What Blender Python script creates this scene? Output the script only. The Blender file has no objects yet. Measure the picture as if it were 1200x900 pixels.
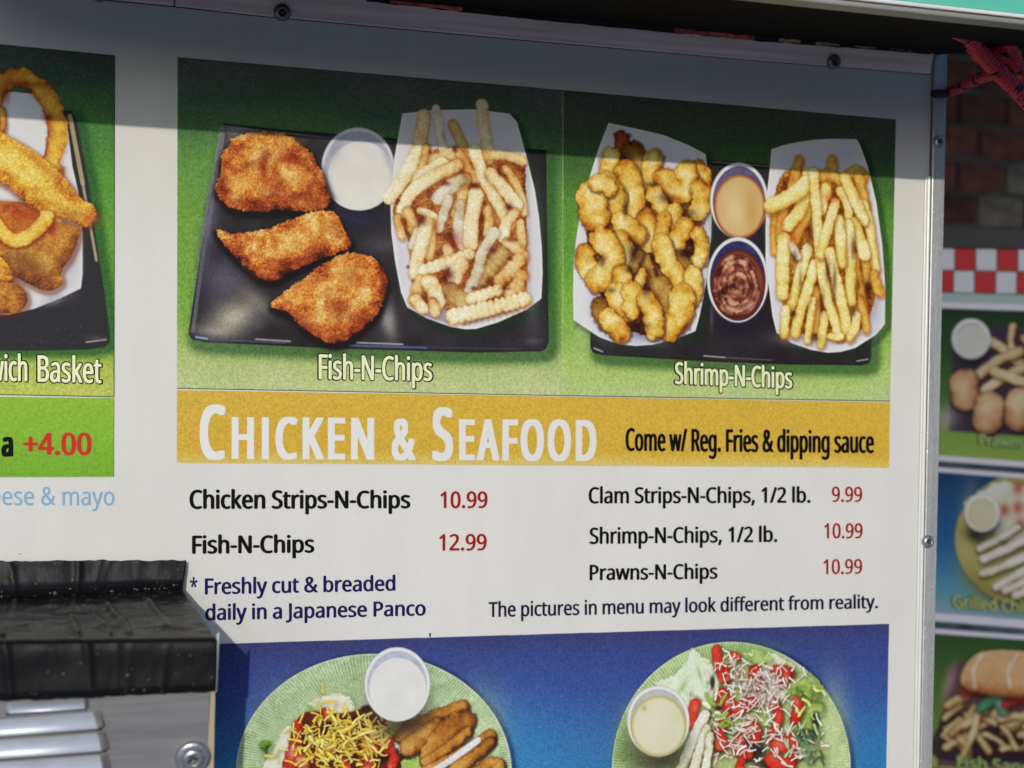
import bpy, math, random
import numpy as np
from mathutils import Vector, Matrix, noise as mnoise

# ------------------------------------------------------------------ camera geometry
# Board frame: bx to the right, by down, in units of 0.5 mm; the camera pose was solved from the
# rectangles printed on the board.  World: x along the board, y into it, z up, board at y = 0.
F = 1700.0                                   # focal length in units of 1/1200 frame width
YAW, PIT, ROL = -0.2981, -0.0105, 0.0155
UM = 0.0005                                  # metres per board unit
Z0 = 1.45                                    # height of the board's origin above the ground
def _rot(a, b, c):
    cy, sy, cp, sp, cr, sr = math.cos(a), math.sin(a), math.cos(b), math.sin(b), math.cos(c), math.sin(c)
    Ry = np.array([[cy, 0, sy], [0, 1, 0], [-sy, 0, cy]])
    Rx = np.array([[1, 0, 0], [0, cp, -sp], [0, sp, cp]])
    Rz = np.array([[cr, -sr, 0], [sr, cr, 0], [0, 0, 1]])
    return Rz @ Rx @ Ry
R = _rot(YAW, PIT, ROL)
T = np.array([0.0, 0.0, F])
CAMB = -R.T @ T                              # camera position in board frame
def b2w(p): return Vector((p[0]*UM, p[2]*UM, Z0 - p[1]*UM))
def v2w(p): return Vector((p[0], p[2], -p[1]))
def ray(px, py):
    d = np.array([(px-600)/F, (py-450)/F, 1.0])
    return R.T @ d
def B(px, py, out=0.0):
    """point on the plane 'out' mm in front of the board, in board units"""
    d = ray(px, py)
    z = -out*0.001/UM
    t = (z - CAMB[2]) / d[2]
    return CAMB + d*t
def W(px, py, out=0.0): return b2w(B(px, py, out))
def Bxy(pts):
    pts = np.asarray(pts, float)
    return np.array([B(a, b)[:2] for a, b in pts])

S = bpy.context.scene
C = S.collection
cam = bpy.data.cameras.new('camera'); camo = bpy.data.objects.new('camera', cam); C.objects.link(camo)
S.camera = camo
rt, up, bk = v2w(R.T @ np.array([1, 0, 0])), v2w(R.T @ np.array([0, -1, 0])), v2w(R.T @ np.array([0, 0, -1]))
M4 = Matrix(((rt.x, up.x, bk.x, 0), (rt.y, up.y, bk.y, 0), (rt.z, up.z, bk.z, 0), (0, 0, 0, 1)))
M4.translation = b2w(CAMB)
camo.matrix_world = M4
cam.sensor_width = 36; cam.lens = 36*F/1200; cam.clip_end = 2000; cam.clip_start = 0.01
cam.dof.use_dof = True; cam.dof.focus_distance = 0.80; cam.dof.aperture_fstop = 9.5

# ------------------------------------------------------------------ light
SUN_EL, SUN_LEFT = 12.5, 11.5                # degrees: elevation, and how far to the left of the board's normal
az = math.radians(SUN_LEFT)
el = math.radians(SUN_EL)
to_sun = Vector((-math.sin(az)*math.cos(el), -math.cos(az)*math.cos(el), math.sin(el)))
w = bpy.data.worlds.new('World'); S.world = w; w.use_nodes = True
nt = w.node_tree; bg = nt.nodes['Background']
sk = nt.nodes.new('ShaderNodeTexSky'); sk.sky_type = 'NISHITA'; sk.sun_disc = False
sk.sun_elevation = el; sk.sun_rotation = math.atan2(to_sun.x, to_sun.y)
sk.air_density = 1.0; sk.dust_density = 2.6; sk.ozone_density = 6.6
nt.links.new(sk.outputs[0], bg.inputs[0]); bg.inputs[1].default_value = 0.15
sl = bpy.data.lights.new('sun', 'SUN'); sl.energy = 2.0; sl.angle = math.radians(0.55); sl.color = (1.0, 0.95, 0.87)
so = bpy.data.objects.new('sun', sl); C.objects.link(so)
so.rotation_euler = (-to_sun).to_track_quat('-Z', 'Y').to_euler()
S.view_settings.view_transform = 'Standard'; S.view_settings.look = 'None'
S.view_settings.exposure = 0.12; S.view_settings.gamma = 1.0

# ------------------------------------------------------------------ helpers: materials
def lin(c):
    c = np.asarray(c, float)/255.0
    return np.where(c <= .04045, c/12.92, ((c+.055)/1.055)**2.4)
GAIN = 0.98
def A(r, g, b): v = np.clip(lin((r, g, b))*GAIN, 0, .92); return (float(v[0]), float(v[1]), float(v[2]), 1)
def mat(name, col, rough=.6, metal=0., spec=.5, noise=None, bump=None, coat=0.):
    """noise = list of (scale, stretch xyz, amount) of light/dark variation; bump = (scale, stretch, strength, distance)"""
    m = bpy.data.materials.new(name); m.use_nodes = True
    n = m.node_tree.nodes; l = m.node_tree.links; p = n['Principled BSDF']
    p.inputs['Roughness'].default_value = rough; p.inputs['Metallic'].default_value = metal
    p.inputs['Specular IOR Level'].default_value = spec
    if coat: p.inputs['Coat Weight'].default_value = coat; p.inputs['Coat Roughness'].default_value = .15
    p.inputs['Base Color'].default_value = col
    tc = n.new('ShaderNodeTexCoord')
    last = None
    for sc, st, amt in (noise or []):
        mp = n.new('ShaderNodeMapping'); mp.inputs['Scale'].default_value = st; l.new(tc.outputs['Object'], mp.inputs[0])
        nz = n.new('ShaderNodeTexNoise'); nz.inputs['Scale'].default_value = sc; nz.inputs['Detail'].default_value = 6
        l.new(mp.outputs[0], nz.inputs['Vector'])
        mr = n.new('ShaderNodeMapRange'); mr.inputs[1].default_value = .3; mr.inputs[2].default_value = .7
        mr.inputs[3].default_value = 1-amt; mr.inputs[4].default_value = 1+amt
        l.new(nz.outputs[0], mr.inputs[0])
        mx = n.new('ShaderNodeVectorMath'); mx.operation = 'SCALE'
        if last is None: mx.inputs[0].default_value = col[:3]
        else: l.new(last, mx.inputs[0])
        l.new(mr.outputs[0], mx.inputs['Scale']); last = mx.outputs[0]
    if last is not None: l.new(last, p.inputs['Base Color'])
    if bump:
        sc, st, strg, dist = bump
        mp = n.new('ShaderNodeMapping'); mp.inputs['Scale'].default_value = st; l.new(tc.outputs['Object'], mp.inputs[0])
        nz = n.new('ShaderNodeTexNoise'); nz.inputs['Scale'].default_value = sc; nz.inputs['Detail'].default_value = 5
        l.new(mp.outputs[0], nz.inputs['Vector'])
        bp = n.new('ShaderNodeBump'); bp.inputs['Strength'].default_value = strg; bp.inputs['Distance'].default_value = dist
        l.new(nz.outputs[0], bp.inputs['Height']); l.new(bp.outputs[0], p.inputs['Normal'])
    return m
def add_specks(m, scale, thresh, col, soft=.02):
    """sparse little dots of another colour"""
    n = m.node_tree.nodes; l = m.node_tree.links; p = n['Principled BSDF']
    tc = n.new('ShaderNodeTexCoord')
    vo = n.new('ShaderNodeTexVoronoi'); vo.inputs['Scale'].default_value = scale
    nz = n.new('ShaderNodeTexNoise'); nz.inputs['Scale'].default_value = scale*3; nz.inputs['Detail'].default_value = 3
    ad = n.new('ShaderNodeVectorMath'); ad.operation = 'MULTIPLY_ADD'
    l.new(nz.outputs['Color'], ad.inputs[0]); ad.inputs[1].default_value = (.35/scale,)*3; l.new(tc.outputs['Object'], ad.inputs[2])
    l.new(ad.outputs[0], vo.inputs['Vector'])
    wn = n.new('ShaderNodeSeparateColor'); l.new(vo.outputs['Color'], wn.inputs[0])
    mul = n.new('ShaderNodeMath'); mul.operation = 'MULTIPLY'; mul.inputs[1].default_value = thresh; l.new(wn.outputs[0], mul.inputs[0])
    pw = n.new('ShaderNodeMath'); pw.operation = 'POWER'; pw.inputs[1].default_value = 3; l.new(wn.outputs[1], pw.inputs[0])
    mu2 = n.new('ShaderNodeMath'); mu2.operation = 'MULTIPLY'; l.new(pw.outputs[0], mu2.inputs[0]); l.new(mul.outputs[0], mu2.inputs[1])
    lt = n.new('ShaderNodeMapRange'); l.new(vo.outputs['Distance'], lt.inputs[0])
    l.new(mu2.outputs[0], lt.inputs[1]); 
    ad2 = n.new('ShaderNodeMath'); ad2.operation = 'SUBTRACT'; l.new(mu2.outputs[0], ad2.inputs[0]); ad2.inputs[1].default_value = soft
    l.new(ad2.outputs[0], lt.inputs[2]); lt.inputs[3].default_value = 0; lt.inputs[4].default_value = 1
    mx = n.new('ShaderNodeMix'); mx.data_type = 'RGBA'
    bc = p.inputs['Base Color']
    if bc.links: l.new(bc.links[0].from_socket, mx.inputs['A'])
    else: mx.inputs['A'].default_value = bc.default_value
    mx.inputs['B'].default_value = col
    l.new(lt.outputs[0], mx.inputs['Factor']); l.new(mx.outputs['Result'], bc)
    return m

# ------------------------------------------------------------------ helpers: objects
def empty(name, label, cat, loc=(0, 0, 0), group=None):
    o = bpy.data.objects.new(name, None); C.objects.link(o); o.location = loc; o.empty_display_size = .05
    o['label'] = label; o['category'] = cat
    if group: o['group'] = group
    return o
def mesh_obj(name, verts, faces, material=None, parent=None, smooth=False, label=None, uv=None, kind=None):
    me = bpy.data.meshes.new(name); me.from_pydata([tuple(v) for v in verts], [], faces); me.update()
    if uv is not None:
        ul = me.uv_layers.new(name='UVMap')
        for lp in me.loops: ul.data[lp.index].uv = uv[lp.vertex_index]
    if material: me.materials.append(material)
    if smooth:
        for p in me.polygons: p.use_smooth = True
    o = bpy.data.objects.new(name, me); C.objects.link(o)
    if parent:
        o.parent = parent
        q = parent; off = Vector((0, 0, 0))
        while q: off += q.location; q = q.parent
        for v in me.vertices: v.co -= off
    if label: o['label'] = label
    if kind: o['kind'] = kind
    return o
class MB:
    def __init__(s): s.v = []; s.f = []
    def add(s, vs, fs):
        n = len(s.v); s.v += [Vector(v) for v in vs]; s.f += [tuple(i+n for i in f) for f in fs]; return s
    def box(s, a, b):
        x0, y0, z0 = a; x1, y1, z1 = b
        return s.add([(x0,y0,z0),(x1,y0,z0),(x1,y1,z0),(x0,y1,z0),(x0,y0,z1),(x1,y0,z1),(x1,y1,z1),(x0,y1,z1)],
                     [(0,3,2,1),(4,5,6,7),(0,1,5,4),(1,2,6,5),(2,3,7,6),(3,0,4,7)])
    def prism(s, front, back):
        n = len(front)
        return s.add(list(front)+list(back), [tuple(range(n)), tuple(range(2*n-1, n-1, -1))] +
                     [(i, i+n, (i+1) % n+n, (i+1) % n) for i in range(n)])
    def lathe(s, c, ax, prof, n=28):
        """prof: (radius, along axis)"""
        ax = Vector(ax).normalized(); u = ax.orthogonal().normalized(); v = ax.cross(u)
        vs = []
        for r, h in prof:
            for i in range(n):
                a = 2*math.pi*i/n; vs.append(Vector(c)+ax*h+(u*math.cos(a)+v*math.sin(a))*r)
        fs = []
        for k in range(len(prof)-1):
            for i in range(n): fs.append((k*n+i, k*n+(i+1) % n, (k+1)*n+(i+1) % n, (k+1)*n+i))
        fs.append(tuple(range((len(prof)-1)*n, len(prof)*n)))
        return s.add(vs, fs)
    def obj(s, name, material, parent=None, **k): return mesh_obj(name, s.v, s.f, material, parent, **k)
def bevel(o, wd, seg=2):
    m = o.modifiers.new('bevel', 'BEVEL'); m.width = wd; m.segments = seg; m.limit_method = 'ANGLE'; m.angle_limit = math.radians(35)
    return o
def tube(path, rad, n=14, closed_ends=True):
    """returns verts, faces, uv for a tube along world points"""
    P = [Vector(p) for p in path]; vs = []; uv = []; fs = []
    nrm = None; L = 0
    rads = rad if hasattr(rad, '__len__') else [rad]*len(P)
    for i, p in enumerate(P):
        t = (P[min(i+1, len(P)-1)]-P[max(i-1, 0)]).normalized()
        if i: L += (p-P[i-1]).length
        if nrm is None: nrm = t.orthogonal().normalized()
        nrm = (nrm-t*nrm.dot(t)).normalized(); b = t.cross(nrm)
        for k in range(n+1):
            a = 2*math.pi*k/n; vs.append(p+(nrm*math.cos(a)+b*math.sin(a))*rads[i]); uv.append((k/n, L))
    for i in range(len(P)-1):
        for k in range(n):
            a = i*(n+1)+k; fs.append((a, a+1, a+n+2, a+n+1))
    return vs, fs, uv
def cat(pts, m=6, closed=False):
    """Catmull-Rom through points"""
    P = [np.array(p, float) for p in pts]; n = len(P); out = []
    rng = range(n) if closed else range(n-1)
    for i in rng:
        if closed: a, b, c, d = P[i-1], P[i], P[(i+1) % n], P[(i+2) % n]
        else: a, b, c, d = P[max(i-1, 0)], P[i], P[i+1], P[min(i+2, n-1)]
        for k in range(m):
            t = k/m
            out.append(.5*((2*b)+(c-a)*t+(2*a-5*b+4*c-d)*t*t+(-a+3*b-3*c+d)*t**3))
    if not closed: out.append(P[-1])
    return np.array(out)

# ------------------------------------------------------------------ print painter
# The pictures on the board are flat print: their pixels are worked out here from shapes and noise,
# on a sheet measured in board millimetres.
rng = np.random.default_rng(7)
class Sheet:
    def __init__(s, tomap, x0, y0, x1, y1, S_):
        s.map = tomap; s.x0, s.y0, s.S = x0, y0, S_
        s.w, s.h = int((x1-x0)*S_), int((y1-y0)*S_)
        s.c = np.zeros((s.h, s.w, 3), np.float32)
        s.grain = np.ones((s.h, s.w), np.float32)
        s.n = {k: s._noise(k) for k in (3, 7, 16, 40, 110)}
        s.cuts = []
    def _noise(s, cell):
        gh, gw = s.h//cell+4, s.w//cell+4
        g = rng.random((gh, gw)).astype(np.float32)
        y = np.arange(s.h)/cell; x = np.arange(s.w)/cell
        iy, ix = y.astype(int), x.astype(int); fy, fx = y-iy, x-ix
        fy = (fy*fy*(3-2*fy))[:, None]; fx = (fx*fx*(3-2*fx))[None, :]
        a = g[iy][:, ix]; b = g[iy][:, ix+1]; c = g[iy+1][:, ix]; d = g[iy+1][:, ix+1]
        return ((a*(1-fx)+b*fx)*(1-fy)+(c*(1-fx)+d*fx)*fy).astype(np.float32)-.5
    def t(s, pts):
        q = s.map(pts); return (q-np.array([s.x0, s.y0]))*s.S
    def box(s, q, m):
        a0 = max(0, int(q[:, 0].min()-m)); a1 = min(s.w, int(q[:, 0].max()+m)+1)
        b0 = max(0, int(q[:, 1].min()-m)); b1 = min(s.h, int(q[:, 1].max()+m)+1)
        return a0, max(a1, a0), b0, max(b1, b0)
    def grid(s, bx):
        a0, a1, b0, b1 = bx
        return np.meshgrid(np.arange(a0, a1)+.5, np.arange(b0, b1)+.5)
    def N(s, k, bx): a0, a1, b0, b1 = bx; return s.n[k][b0:b1, a0:a1]
    def view(s, bx): a0, a1, b0, b1 = bx; return s.c[b0:b1, a0:a1]
    def put(s, bx, al, col):
        v = s.view(bx); al = np.clip(al, 0, 1)[..., None]
        v += (np.asarray(col, np.float32)-v)*al
    def mul(s, bx, f): v = s.view(bx); v *= np.asarray(f, np.float32) if np.ndim(f) == 3 else f[..., None]
    def seg(s, X, Y, q, closed):
        n = len(q); best = np.full(X.shape, 1e9, np.float32); par = np.zeros(X.shape, np.float32); side = np.zeros(X.shape, np.float32)
        L = 0.
        for i in range(n if closed else n-1):
            a = q[i]; b = q[(i+1) % n]; d = b-a; dd = d@d+1e-9
            if not closed or True:
                u = np.clip(((X-a[0])*d[0]+(Y-a[1])*d[1])/dd, 0, 1)
                ex, ey = X-a[0]-u*d[0], Y-a[1]-u*d[1]
                ds = ex*ex+ey*ey
                k = ds < best; best = np.where(k, ds, best); le = math.sqrt(dd)
                par = np.where(k, L+u*le, par)
                side = np.where(k, (d[0]*ey-d[1]*ex)/le, side)
            L += math.sqrt(dd)
        return np.sqrt(best), par, side, L
    def inside(s, X, Y, q):
        r = np.zeros(X.shape, bool); n = len(q)
        for i in range(n):
            x1, y1 = q[i]; x2, y2 = q[(i+1) % n]
            if y1 == y2: continue
            c = ((y1 > Y) != (y2 > Y)) & (X < (x2-x1)*(Y-y1)/(y2-y1)+x1)
            r ^= c
        return r
    def sdf(s, pts, m=6, smooth=True, sub=4):
        q = s.t(cat(pts, sub, True) if smooth else pts)
        bx = s.box(q, m); X, Y = s.grid(bx)
        if X.size == 0: return bx, np.zeros(X.shape), X, Y
        d, _, _, _ = s.seg(X, Y, q, True)
        return bx, np.where(s.inside(X, Y, q), d, -d), X, Y
    def flat(s, pts, col, smooth=False, soft=1.2, alpha=1., grain=None):
        bx, d, X, Y = s.sdf(pts, 4*soft+4, smooth)
        s.put(bx, np.clip(d/soft+.5, 0, 1)*alpha, col)
        if grain is not None: s.grain[bx[2]:bx[3], bx[0]:bx[1]] = np.where(d > 0, grain, s.grain[bx[2]:bx[3], bx[0]:bx[1]])
        return bx, d, X, Y
    def halo(s, pts, r, col, k, dx=0, dy=0, smooth=True):
        p = [(a+dx, b+dy) for a, b in pts]
        bx, d, X, Y = s.sdf(p, 3.2*r+3, smooth)
        f = np.where(d > 0, 1, np.exp(-(np.minimum(d, 0)/r)**2))*k
        s.put(bx, f, col)
    def glow(s, c, rx, ry, col, k, ang=0, p=2.):
        q = s.t([c, (c[0]+1, c[1])]); mag = abs(q[1][0]-q[0][0]); ctr = q[0]
        R_ = max(rx, ry)*mag*2.2
        bx = s.box(np.array([ctr-R_, ctr+R_]), 0); X, Y = s.grid(bx)
        ca, sa = math.cos(ang), math.sin(ang); x = X-ctr[0]; y = Y-ctr[1]
        u = (x*ca+y*sa)/(rx*mag); v = (-x*sa+y*ca)/(ry*mag)
        s.put(bx, k*np.exp(-(u*u+v*v)**(p/2)), col)
    def ramp(s, v, pal):
        v = np.clip(v, 0, 1)*(len(pal)-1); i = np.minimum(v.astype(int), len(pal)-2); f = (v-i)[..., None]
        P_ = np.asarray(pal, np.float32); return P_[i]*(1-f)+P_[i+1]*f
    def blob(s, pts, pal, R_=30, rough=3., bump=1., base=.45, contrast=.5, tex=.25, shadow=.5, shcol=(40, 18, 12), warm=0):
        """shaded lump with an irregular crust"""
        if shadow: s.halo(pts, 7, shcol, shadow, 2, 3)
        bx, d, X, Y = s.sdf(pts, 8)
        if X.size == 0: return
        nz = s.N(7, bx)*.9+s.N(3, bx)*.8+s.N(16, bx)
        d = d+nz*rough
        h = R_*np.sqrt(np.clip(1-(1-np.clip(d/R_, 0, 1))**2, 0, 1))
        h = h+(s.N(16, bx)*9+s.N(7, bx)*3.6+s.N(3, bx)*1.2)*bump
        gy, gx = np.gradient(h) if min(h.shape) > 2 else (h*0, h*0)
        lam = (gx*.35+gy*.65)*.7+.55      # light falls from the upper left of the picture
        lam = .5+ (lam-.5)*.9/np.sqrt(1+.25*(gx*gx+gy*gy))
        v = base+contrast*(lam-.5)+tex*(s.N(40, bx)*1.2+s.N(16, bx)+s.N(3, bx)*.8)+.25*(np.clip(d/R_, 0, 1)-.5)
        g = s.grain[bx[2]:bx[3], bx[0]:bx[1]]; g[d > 0] = 1.
        s.put(bx, np.clip(d/2.4+.5, 0, 1), s.ramp(v, pal))
    def stroke(s, pts, wd, pal, crinkle=0., base=.58, tex=.3, shadow=.45, shcol=(70, 28, 14), taper=0., rough=1.2, flatness=.5, cname=None, soft=3.2):
        """a chip or a strip: bright along its back, darker to its edges"""
        P_ = cat(pts, 5); q = s.t(P_)
        mg = s.t([pts[0], (pts[0][0]+1, pts[0][1]), (pts[0][0], pts[0][1]+1)])
        mag = .5*(np.linalg.norm(mg[1]-mg[0])+np.linalg.norm(mg[2]-mg[0])); r = wd*mag/2
        bx = s.box(q, r+9); X, Y = s.grid(bx)
        if X.size == 0: return
        d, par, side, L = s.seg(X, Y, q, False)
        rr = r*(1-taper*np.abs(par/L-.5)*2)
        rr = rr+s.N(7, bx)*rough*1.6+s.N(16, bx)*rough*2+(np.sin(par/(mag*7.6)*2*math.pi)*crinkle*r*.07 if crinkle else 0)
        if shadow:
            d2, _, _, _ = s.seg(X-2.2*mag*.5, Y-3.2*mag*.5, q, False)
            s.put(bx, shadow*np.exp(-(np.maximum(d2-rr, 0)/(2.2*mag))**2), shcol)
        t = np.clip(d/np.maximum(rr, 1), 0, 1.3)
        sd = np.clip(side/np.maximum(rr, 1), -1, 1)
        # unit normal of the stroke points: light on the upper-left flank
        dirx, diry = q[-1]-q[0]; ln = math.hypot(dirx, diry)+1e-6
        nx, ny = -diry/ln, dirx/ln
        lit = -(nx*.45+ny*.8)*sd
        al = math.cos(3.1*(pts[0][0]*.37+pts[0][1]*.71))            # which end is browner
        prof = 1-t**(1.7+1.8*flatness)
        v = base+.46*prof-.27+.17*lit+.16*al*np.cos(math.pi*par/max(L, 1))+tex*(s.N(16, bx)*.9+s.N(40, bx)*.8+s.N(7, bx)*.35+s.N(3, bx)*.15)
        if crinkle: v = v+.06*crinkle*np.sin(par/(mag*7.6)*2*math.pi+.6*sd)
        g = s.grain[bx[2]:bx[3], bx[0]:bx[1]]; g[d < rr] = .95
        s.put(bx, np.clip((rr-d)/soft+.5, 0, 1), s.ramp(v, pal))
        if cname: s.cuts.append((cname, outline(P_, wd)))
    def finish(s, amt=.085):
        n3 = s.n[3]+np.roll(s.n[3], (1, 2), (0, 1))*.0
        fine = s._noise(2)
        g = (fine*1.3+n3*1.5)
        lum = s.c.mean(2)/255.
        a = amt*s.grain*(1.15-np.clip(lum, 0, 1)*.75)
        ch = [s._noise(3) for _ in range(3)]
        out = s.c.copy()
        for k in range(3): out[..., k] *= 1+a*(g*1.75+ch[k]*.22)
        out = np.clip(out, 0, 255)
        # the press and the lens soften everything a little
        o = out
        for ax in (0, 1): o = (np.roll(o, 1, ax)+o*2+np.roll(o, -1, ax))/4
        return o
def crosses(p):
    n = len(p); o3 = lambda a, b, c: (b[0]-a[0])*(c[1]-a[1])-(b[1]-a[1])*(c[0]-a[0])
    for i in range(n):
        a, b = p[i], p[(i+1) % n]
        for j in range(i+2, n):
            if (j+1) % n == i: continue
            c, d = p[j], p[(j+1) % n]
            if o3(a, b, c)*o3(a, b, d) < 0 and o3(c, d, a)*o3(c, d, b) < 0: return True
    return False
def hull(p):
    q = sorted((float(a), float(b)) for a, b in p); o3 = lambda a, b, c: (b[0]-a[0])*(c[1]-a[1])-(b[1]-a[1])*(c[0]-a[0]); res = []
    for seq in (q, q[::-1]):
        h = []
        for k in seq:
            while len(h) > 1 and o3(h[-2], h[-1], k) <= 0: h.pop()
            h.append(k)
        res += h[:-1]
    return res
def outline(P_, wd):
    o = outline0(P_, wd)
    if crosses(o): o = outline0(P_, wd*.7)
    return hull(o) if crosses(o) else o
def outline0(P_, wd):
    P_ = np.asarray(P_); n = len(P_); L_, R_ = [], []
    for i in range(n):
        t = P_[min(i+1, n-1)]-P_[max(i-1, 0)]; t = t/(np.linalg.norm(t)+1e-9); nn = np.array([-t[1], t[0]])*wd/2
        L_.append(P_[i]+nn); R_.append(P_[i]-nn)
    t0 = P_[0]-P_[1]; t0 /= np.linalg.norm(t0)+1e-9; t1 = P_[-1]-P_[-2]; t1 /= np.linalg.norm(t1)+1e-9
    return L_+[P_[-1]+t1*wd*.4]+R_[::-1]+[P_[0]+t0*wd*.4]
def ell(cx, cy, rx, ry, n=24, rot=0.):
    o = []
    for i in range(n):
        a = 2*math.pi*i/n; x, y = rx*math.cos(a), ry*math.sin(a)
        o.append((cx+x*math.cos(rot)-y*math.sin(rot), cy+x*math.sin(rot)+y*math.cos(rot)))
    return o

q0, q1, q2, q3 = B(-75, -10), B(1062, 40), B(1062, 960), B(-75, 960)
X0, X1 = min(q0[0], q3[0])*.5, max(q1[0], q2[0])*.5
Y0, Y1 = B(-20, 35)[1]*.5, max(B(-75, 925)[1], B(1062, 925)[1])*.5
sh = Sheet(lambda p: Bxy(p)*.5, X0, Y0, X1, Y1, 4.3)
sh.c[:] = (214, 210, 203)
def py_of(sheet_rows):   # rough photo row for each sheet row at mid width (used for vertical gradients only)
    return sheet_rows
# picture grounds ---------------------------------------------------------------
def ground(quad, stops, axis_pts, grain=1.):
    """vertical gradient between the top and bottom edge of a quad; stops = [(t, colour)]"""
    q = sh.t(quad); bx = sh.box(q, 3); X, Y = sh.grid(bx)
    ins = sh.inside(X, Y, q)
    tl, tr, br, bl = q
    u = np.clip((X-tl[0])/(tr[0]-tl[0]), 0, 1)
    yt = tl[1]+(tr[1]-tl[1])*u; yb = bl[1]+(br[1]-bl[1])*u
    t = (Y-yt)/(yb-yt)+sh.N(110, bx)*.06+sh.N(40, bx)*.02
    ts = [a for a, _ in stops]; col = np.stack([np.interp(t, ts, [c[k] for _, c in stops]) for k in range(3)], -1)
    sh.put(bx, ins.astype(float), col)
    g = sh.grain[bx[2]:bx[3], bx[0]:bx[1]]; g[ins] = grain
GR = [(0, (98, 100, 94)), (.1, (72, 90, 74)), (.2, (72, 112, 64)), (.3, (96, 140, 64)), (.5, (108, 152, 62)), (.66, (116, 160, 60)), (.78, (130, 168, 70)), (.88, (168, 182, 106)), (1, (186, 194, 134))]
GR2 = [(0, (84, 86, 76)), (.12, (62, 78, 56)), (.25, (70, 110, 50)), (.38, (92, 140, 52)), (.55, (98, 148, 54)), (.7, (120, 166, 58)), (.82, (148, 178, 88)), (.92, (170, 190, 106)), (1, (176, 192, 126))]
QF = [(208, 67), (659.5, 105.5), (659.5, 464), (207.3, 455.5)]
QS = [(659.5, 105.5), (1050, 140), (1043.3, 470.5), (659.5, 464)]
QL = [(-75, 57.5), (134.8, 64.8), (134.2, 465.5), (-75, 461.5)]
QL[0] = (-75, 44.5)
ground(QF, GR, None, 1.25); ground(QS, GR2, None, 1.25)
ground(QL, [(0, (74, 80, 74)), (.1, (62, 84, 66)), (.2, (72, 118, 60)), (.35, (84, 142, 52)), (.6, (104, 158, 50)), (.85, (134, 168, 52)), (.93, (166, 182, 76)), (1, (186, 192, 90))], None, 1.3)
QG = [(207.3, 457), (1043.3, 471.5), (1042, 548.3), (207, 542.6)]
ground(QG, [(0, (205, 168, 62)), (.8, (205, 165, 58)), (.93, (210, 178, 84)), (1, (206, 186, 112))], None, .9)
QM = [(-75, 464), (134, 466.5), (133.6, 559), (-75, 559.5)]
ground(QM, [(0, (138, 178, 54)), (.5, (128, 176, 48)), (1, (112, 164, 48))], None, .8)
QB = [(120, 758.5), (1042, 731), (1038.5, 912), (120, 912)]
ground(QB, [(0, (58, 60, 106)), (.15, (56, 68, 128)), (.4, (58, 78, 142)), (.7, (60, 102, 156)), (1, (54, 122, 166))], None, 1.2)
sh.glow((600, 880), 90, 60, (52, 132, 182), .5); sh.glow((1035, 890), 40, 60, (40, 118, 168), .5)
for q in (QF, QS, QG, QB, QM, QL):
    for i in range(4):
        a, b = np.array(q[i]), np.array(q[(i+1) % 4])
def line(a, b, wd, col, al=1.):
    q = sh.t([a, b]); bx = sh.box(q, 6); X, Y = sh.grid(bx); d, _, _, _ = sh.seg(X, Y, q, False)
    mag = 2.2; sh.put(bx, np.clip((wd*mag/2-d)/1.2+.5, 0, 1)*al, col)

# --- pictures
PAPER = (216, 213, 214)
def paper_boat(pts, left_shade=.35):
    sh.halo(pts, 9, (26, 46, 24), .55, 5, 5, smooth=False)
    bx, d, X, Y = sh.flat(pts, PAPER, smooth=False)
    n = sh.N(110, bx)*16+sh.N(16, bx)*3
    m = np.clip(d/1.5+.5, 0, 1)
    inner = np.clip((d-16)/26, 0, 1)*m
    sh.put(bx, inner*.5, (196, 194, 208))
    v = sh.view(bx); v += (n*m)[..., None]*np.array([.5, .5, .6], np.float32)
    sh.put(bx, (np.clip(1-np.abs(d-3)/3, 0, 1))*.7, (232, 229, 222))
    sh.grain[bx[2]:bx[3], bx[0]:bx[1]] = np.where(d > 0, .12, sh.grain[bx[2]:bx[3], bx[0]:bx[1]])
    sh.cuts.append(('printed_paper_boat', pts))
def cup(cx, cy, rx, ry, ix, iy, irx, iry, wall, sauce, sauce2=None, rim=(222, 219, 214), shadow=(28, 26, 40)):
    sh.glow((cx+2, cy+ry*.55), rx*.95, ry*.85, shadow, .8, p=4)
    bx, d, X, Y = sh.flat(ell(cx, cy, rx, ry), rim, True)
    sh.grain[bx[2]:bx[3], bx[0]:bx[1]] = np.where(d > 0, .07, sh.grain[bx[2]:bx[3], bx[0]:bx[1]])
    sh.put(bx, np.clip(1-d/2.2, 0, 1)*(d > -1.5)*.45, (150, 150, 165))
    bx, d, X, Y = sh.flat(ell(cx, cy+1, rx-3.4, ry-3.4), wall, True)
    v = sh.view(bx); v += (np.clip(d/2+.5, 0, 1)*(sh.N(7, bx)*18+sh.N(16, bx)*14))[..., None]
    bx, d, X, Y = sh.flat(ell(ix, iy, irx, iry), sauce, True, soft=3)
    if sauce2 is not None:
        sh.put(bx, np.clip(1-d/9, 0, 1)*(d > -2)*.9, sauce2)
    m = np.clip(d/2, 0, 1); v = sh.view(bx); v += (m*(sh.N(40, bx)*8+sh.N(16, bx)*4))[..., None]
    sh.cuts.append(('printed_sauce_cup', ell(cx, cy, rx, ry)))

GROUPS = {}
def begin(): sh.cuts = []
def end(key): GROUPS[key] = sh.cuts; sh.cuts = []

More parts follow.
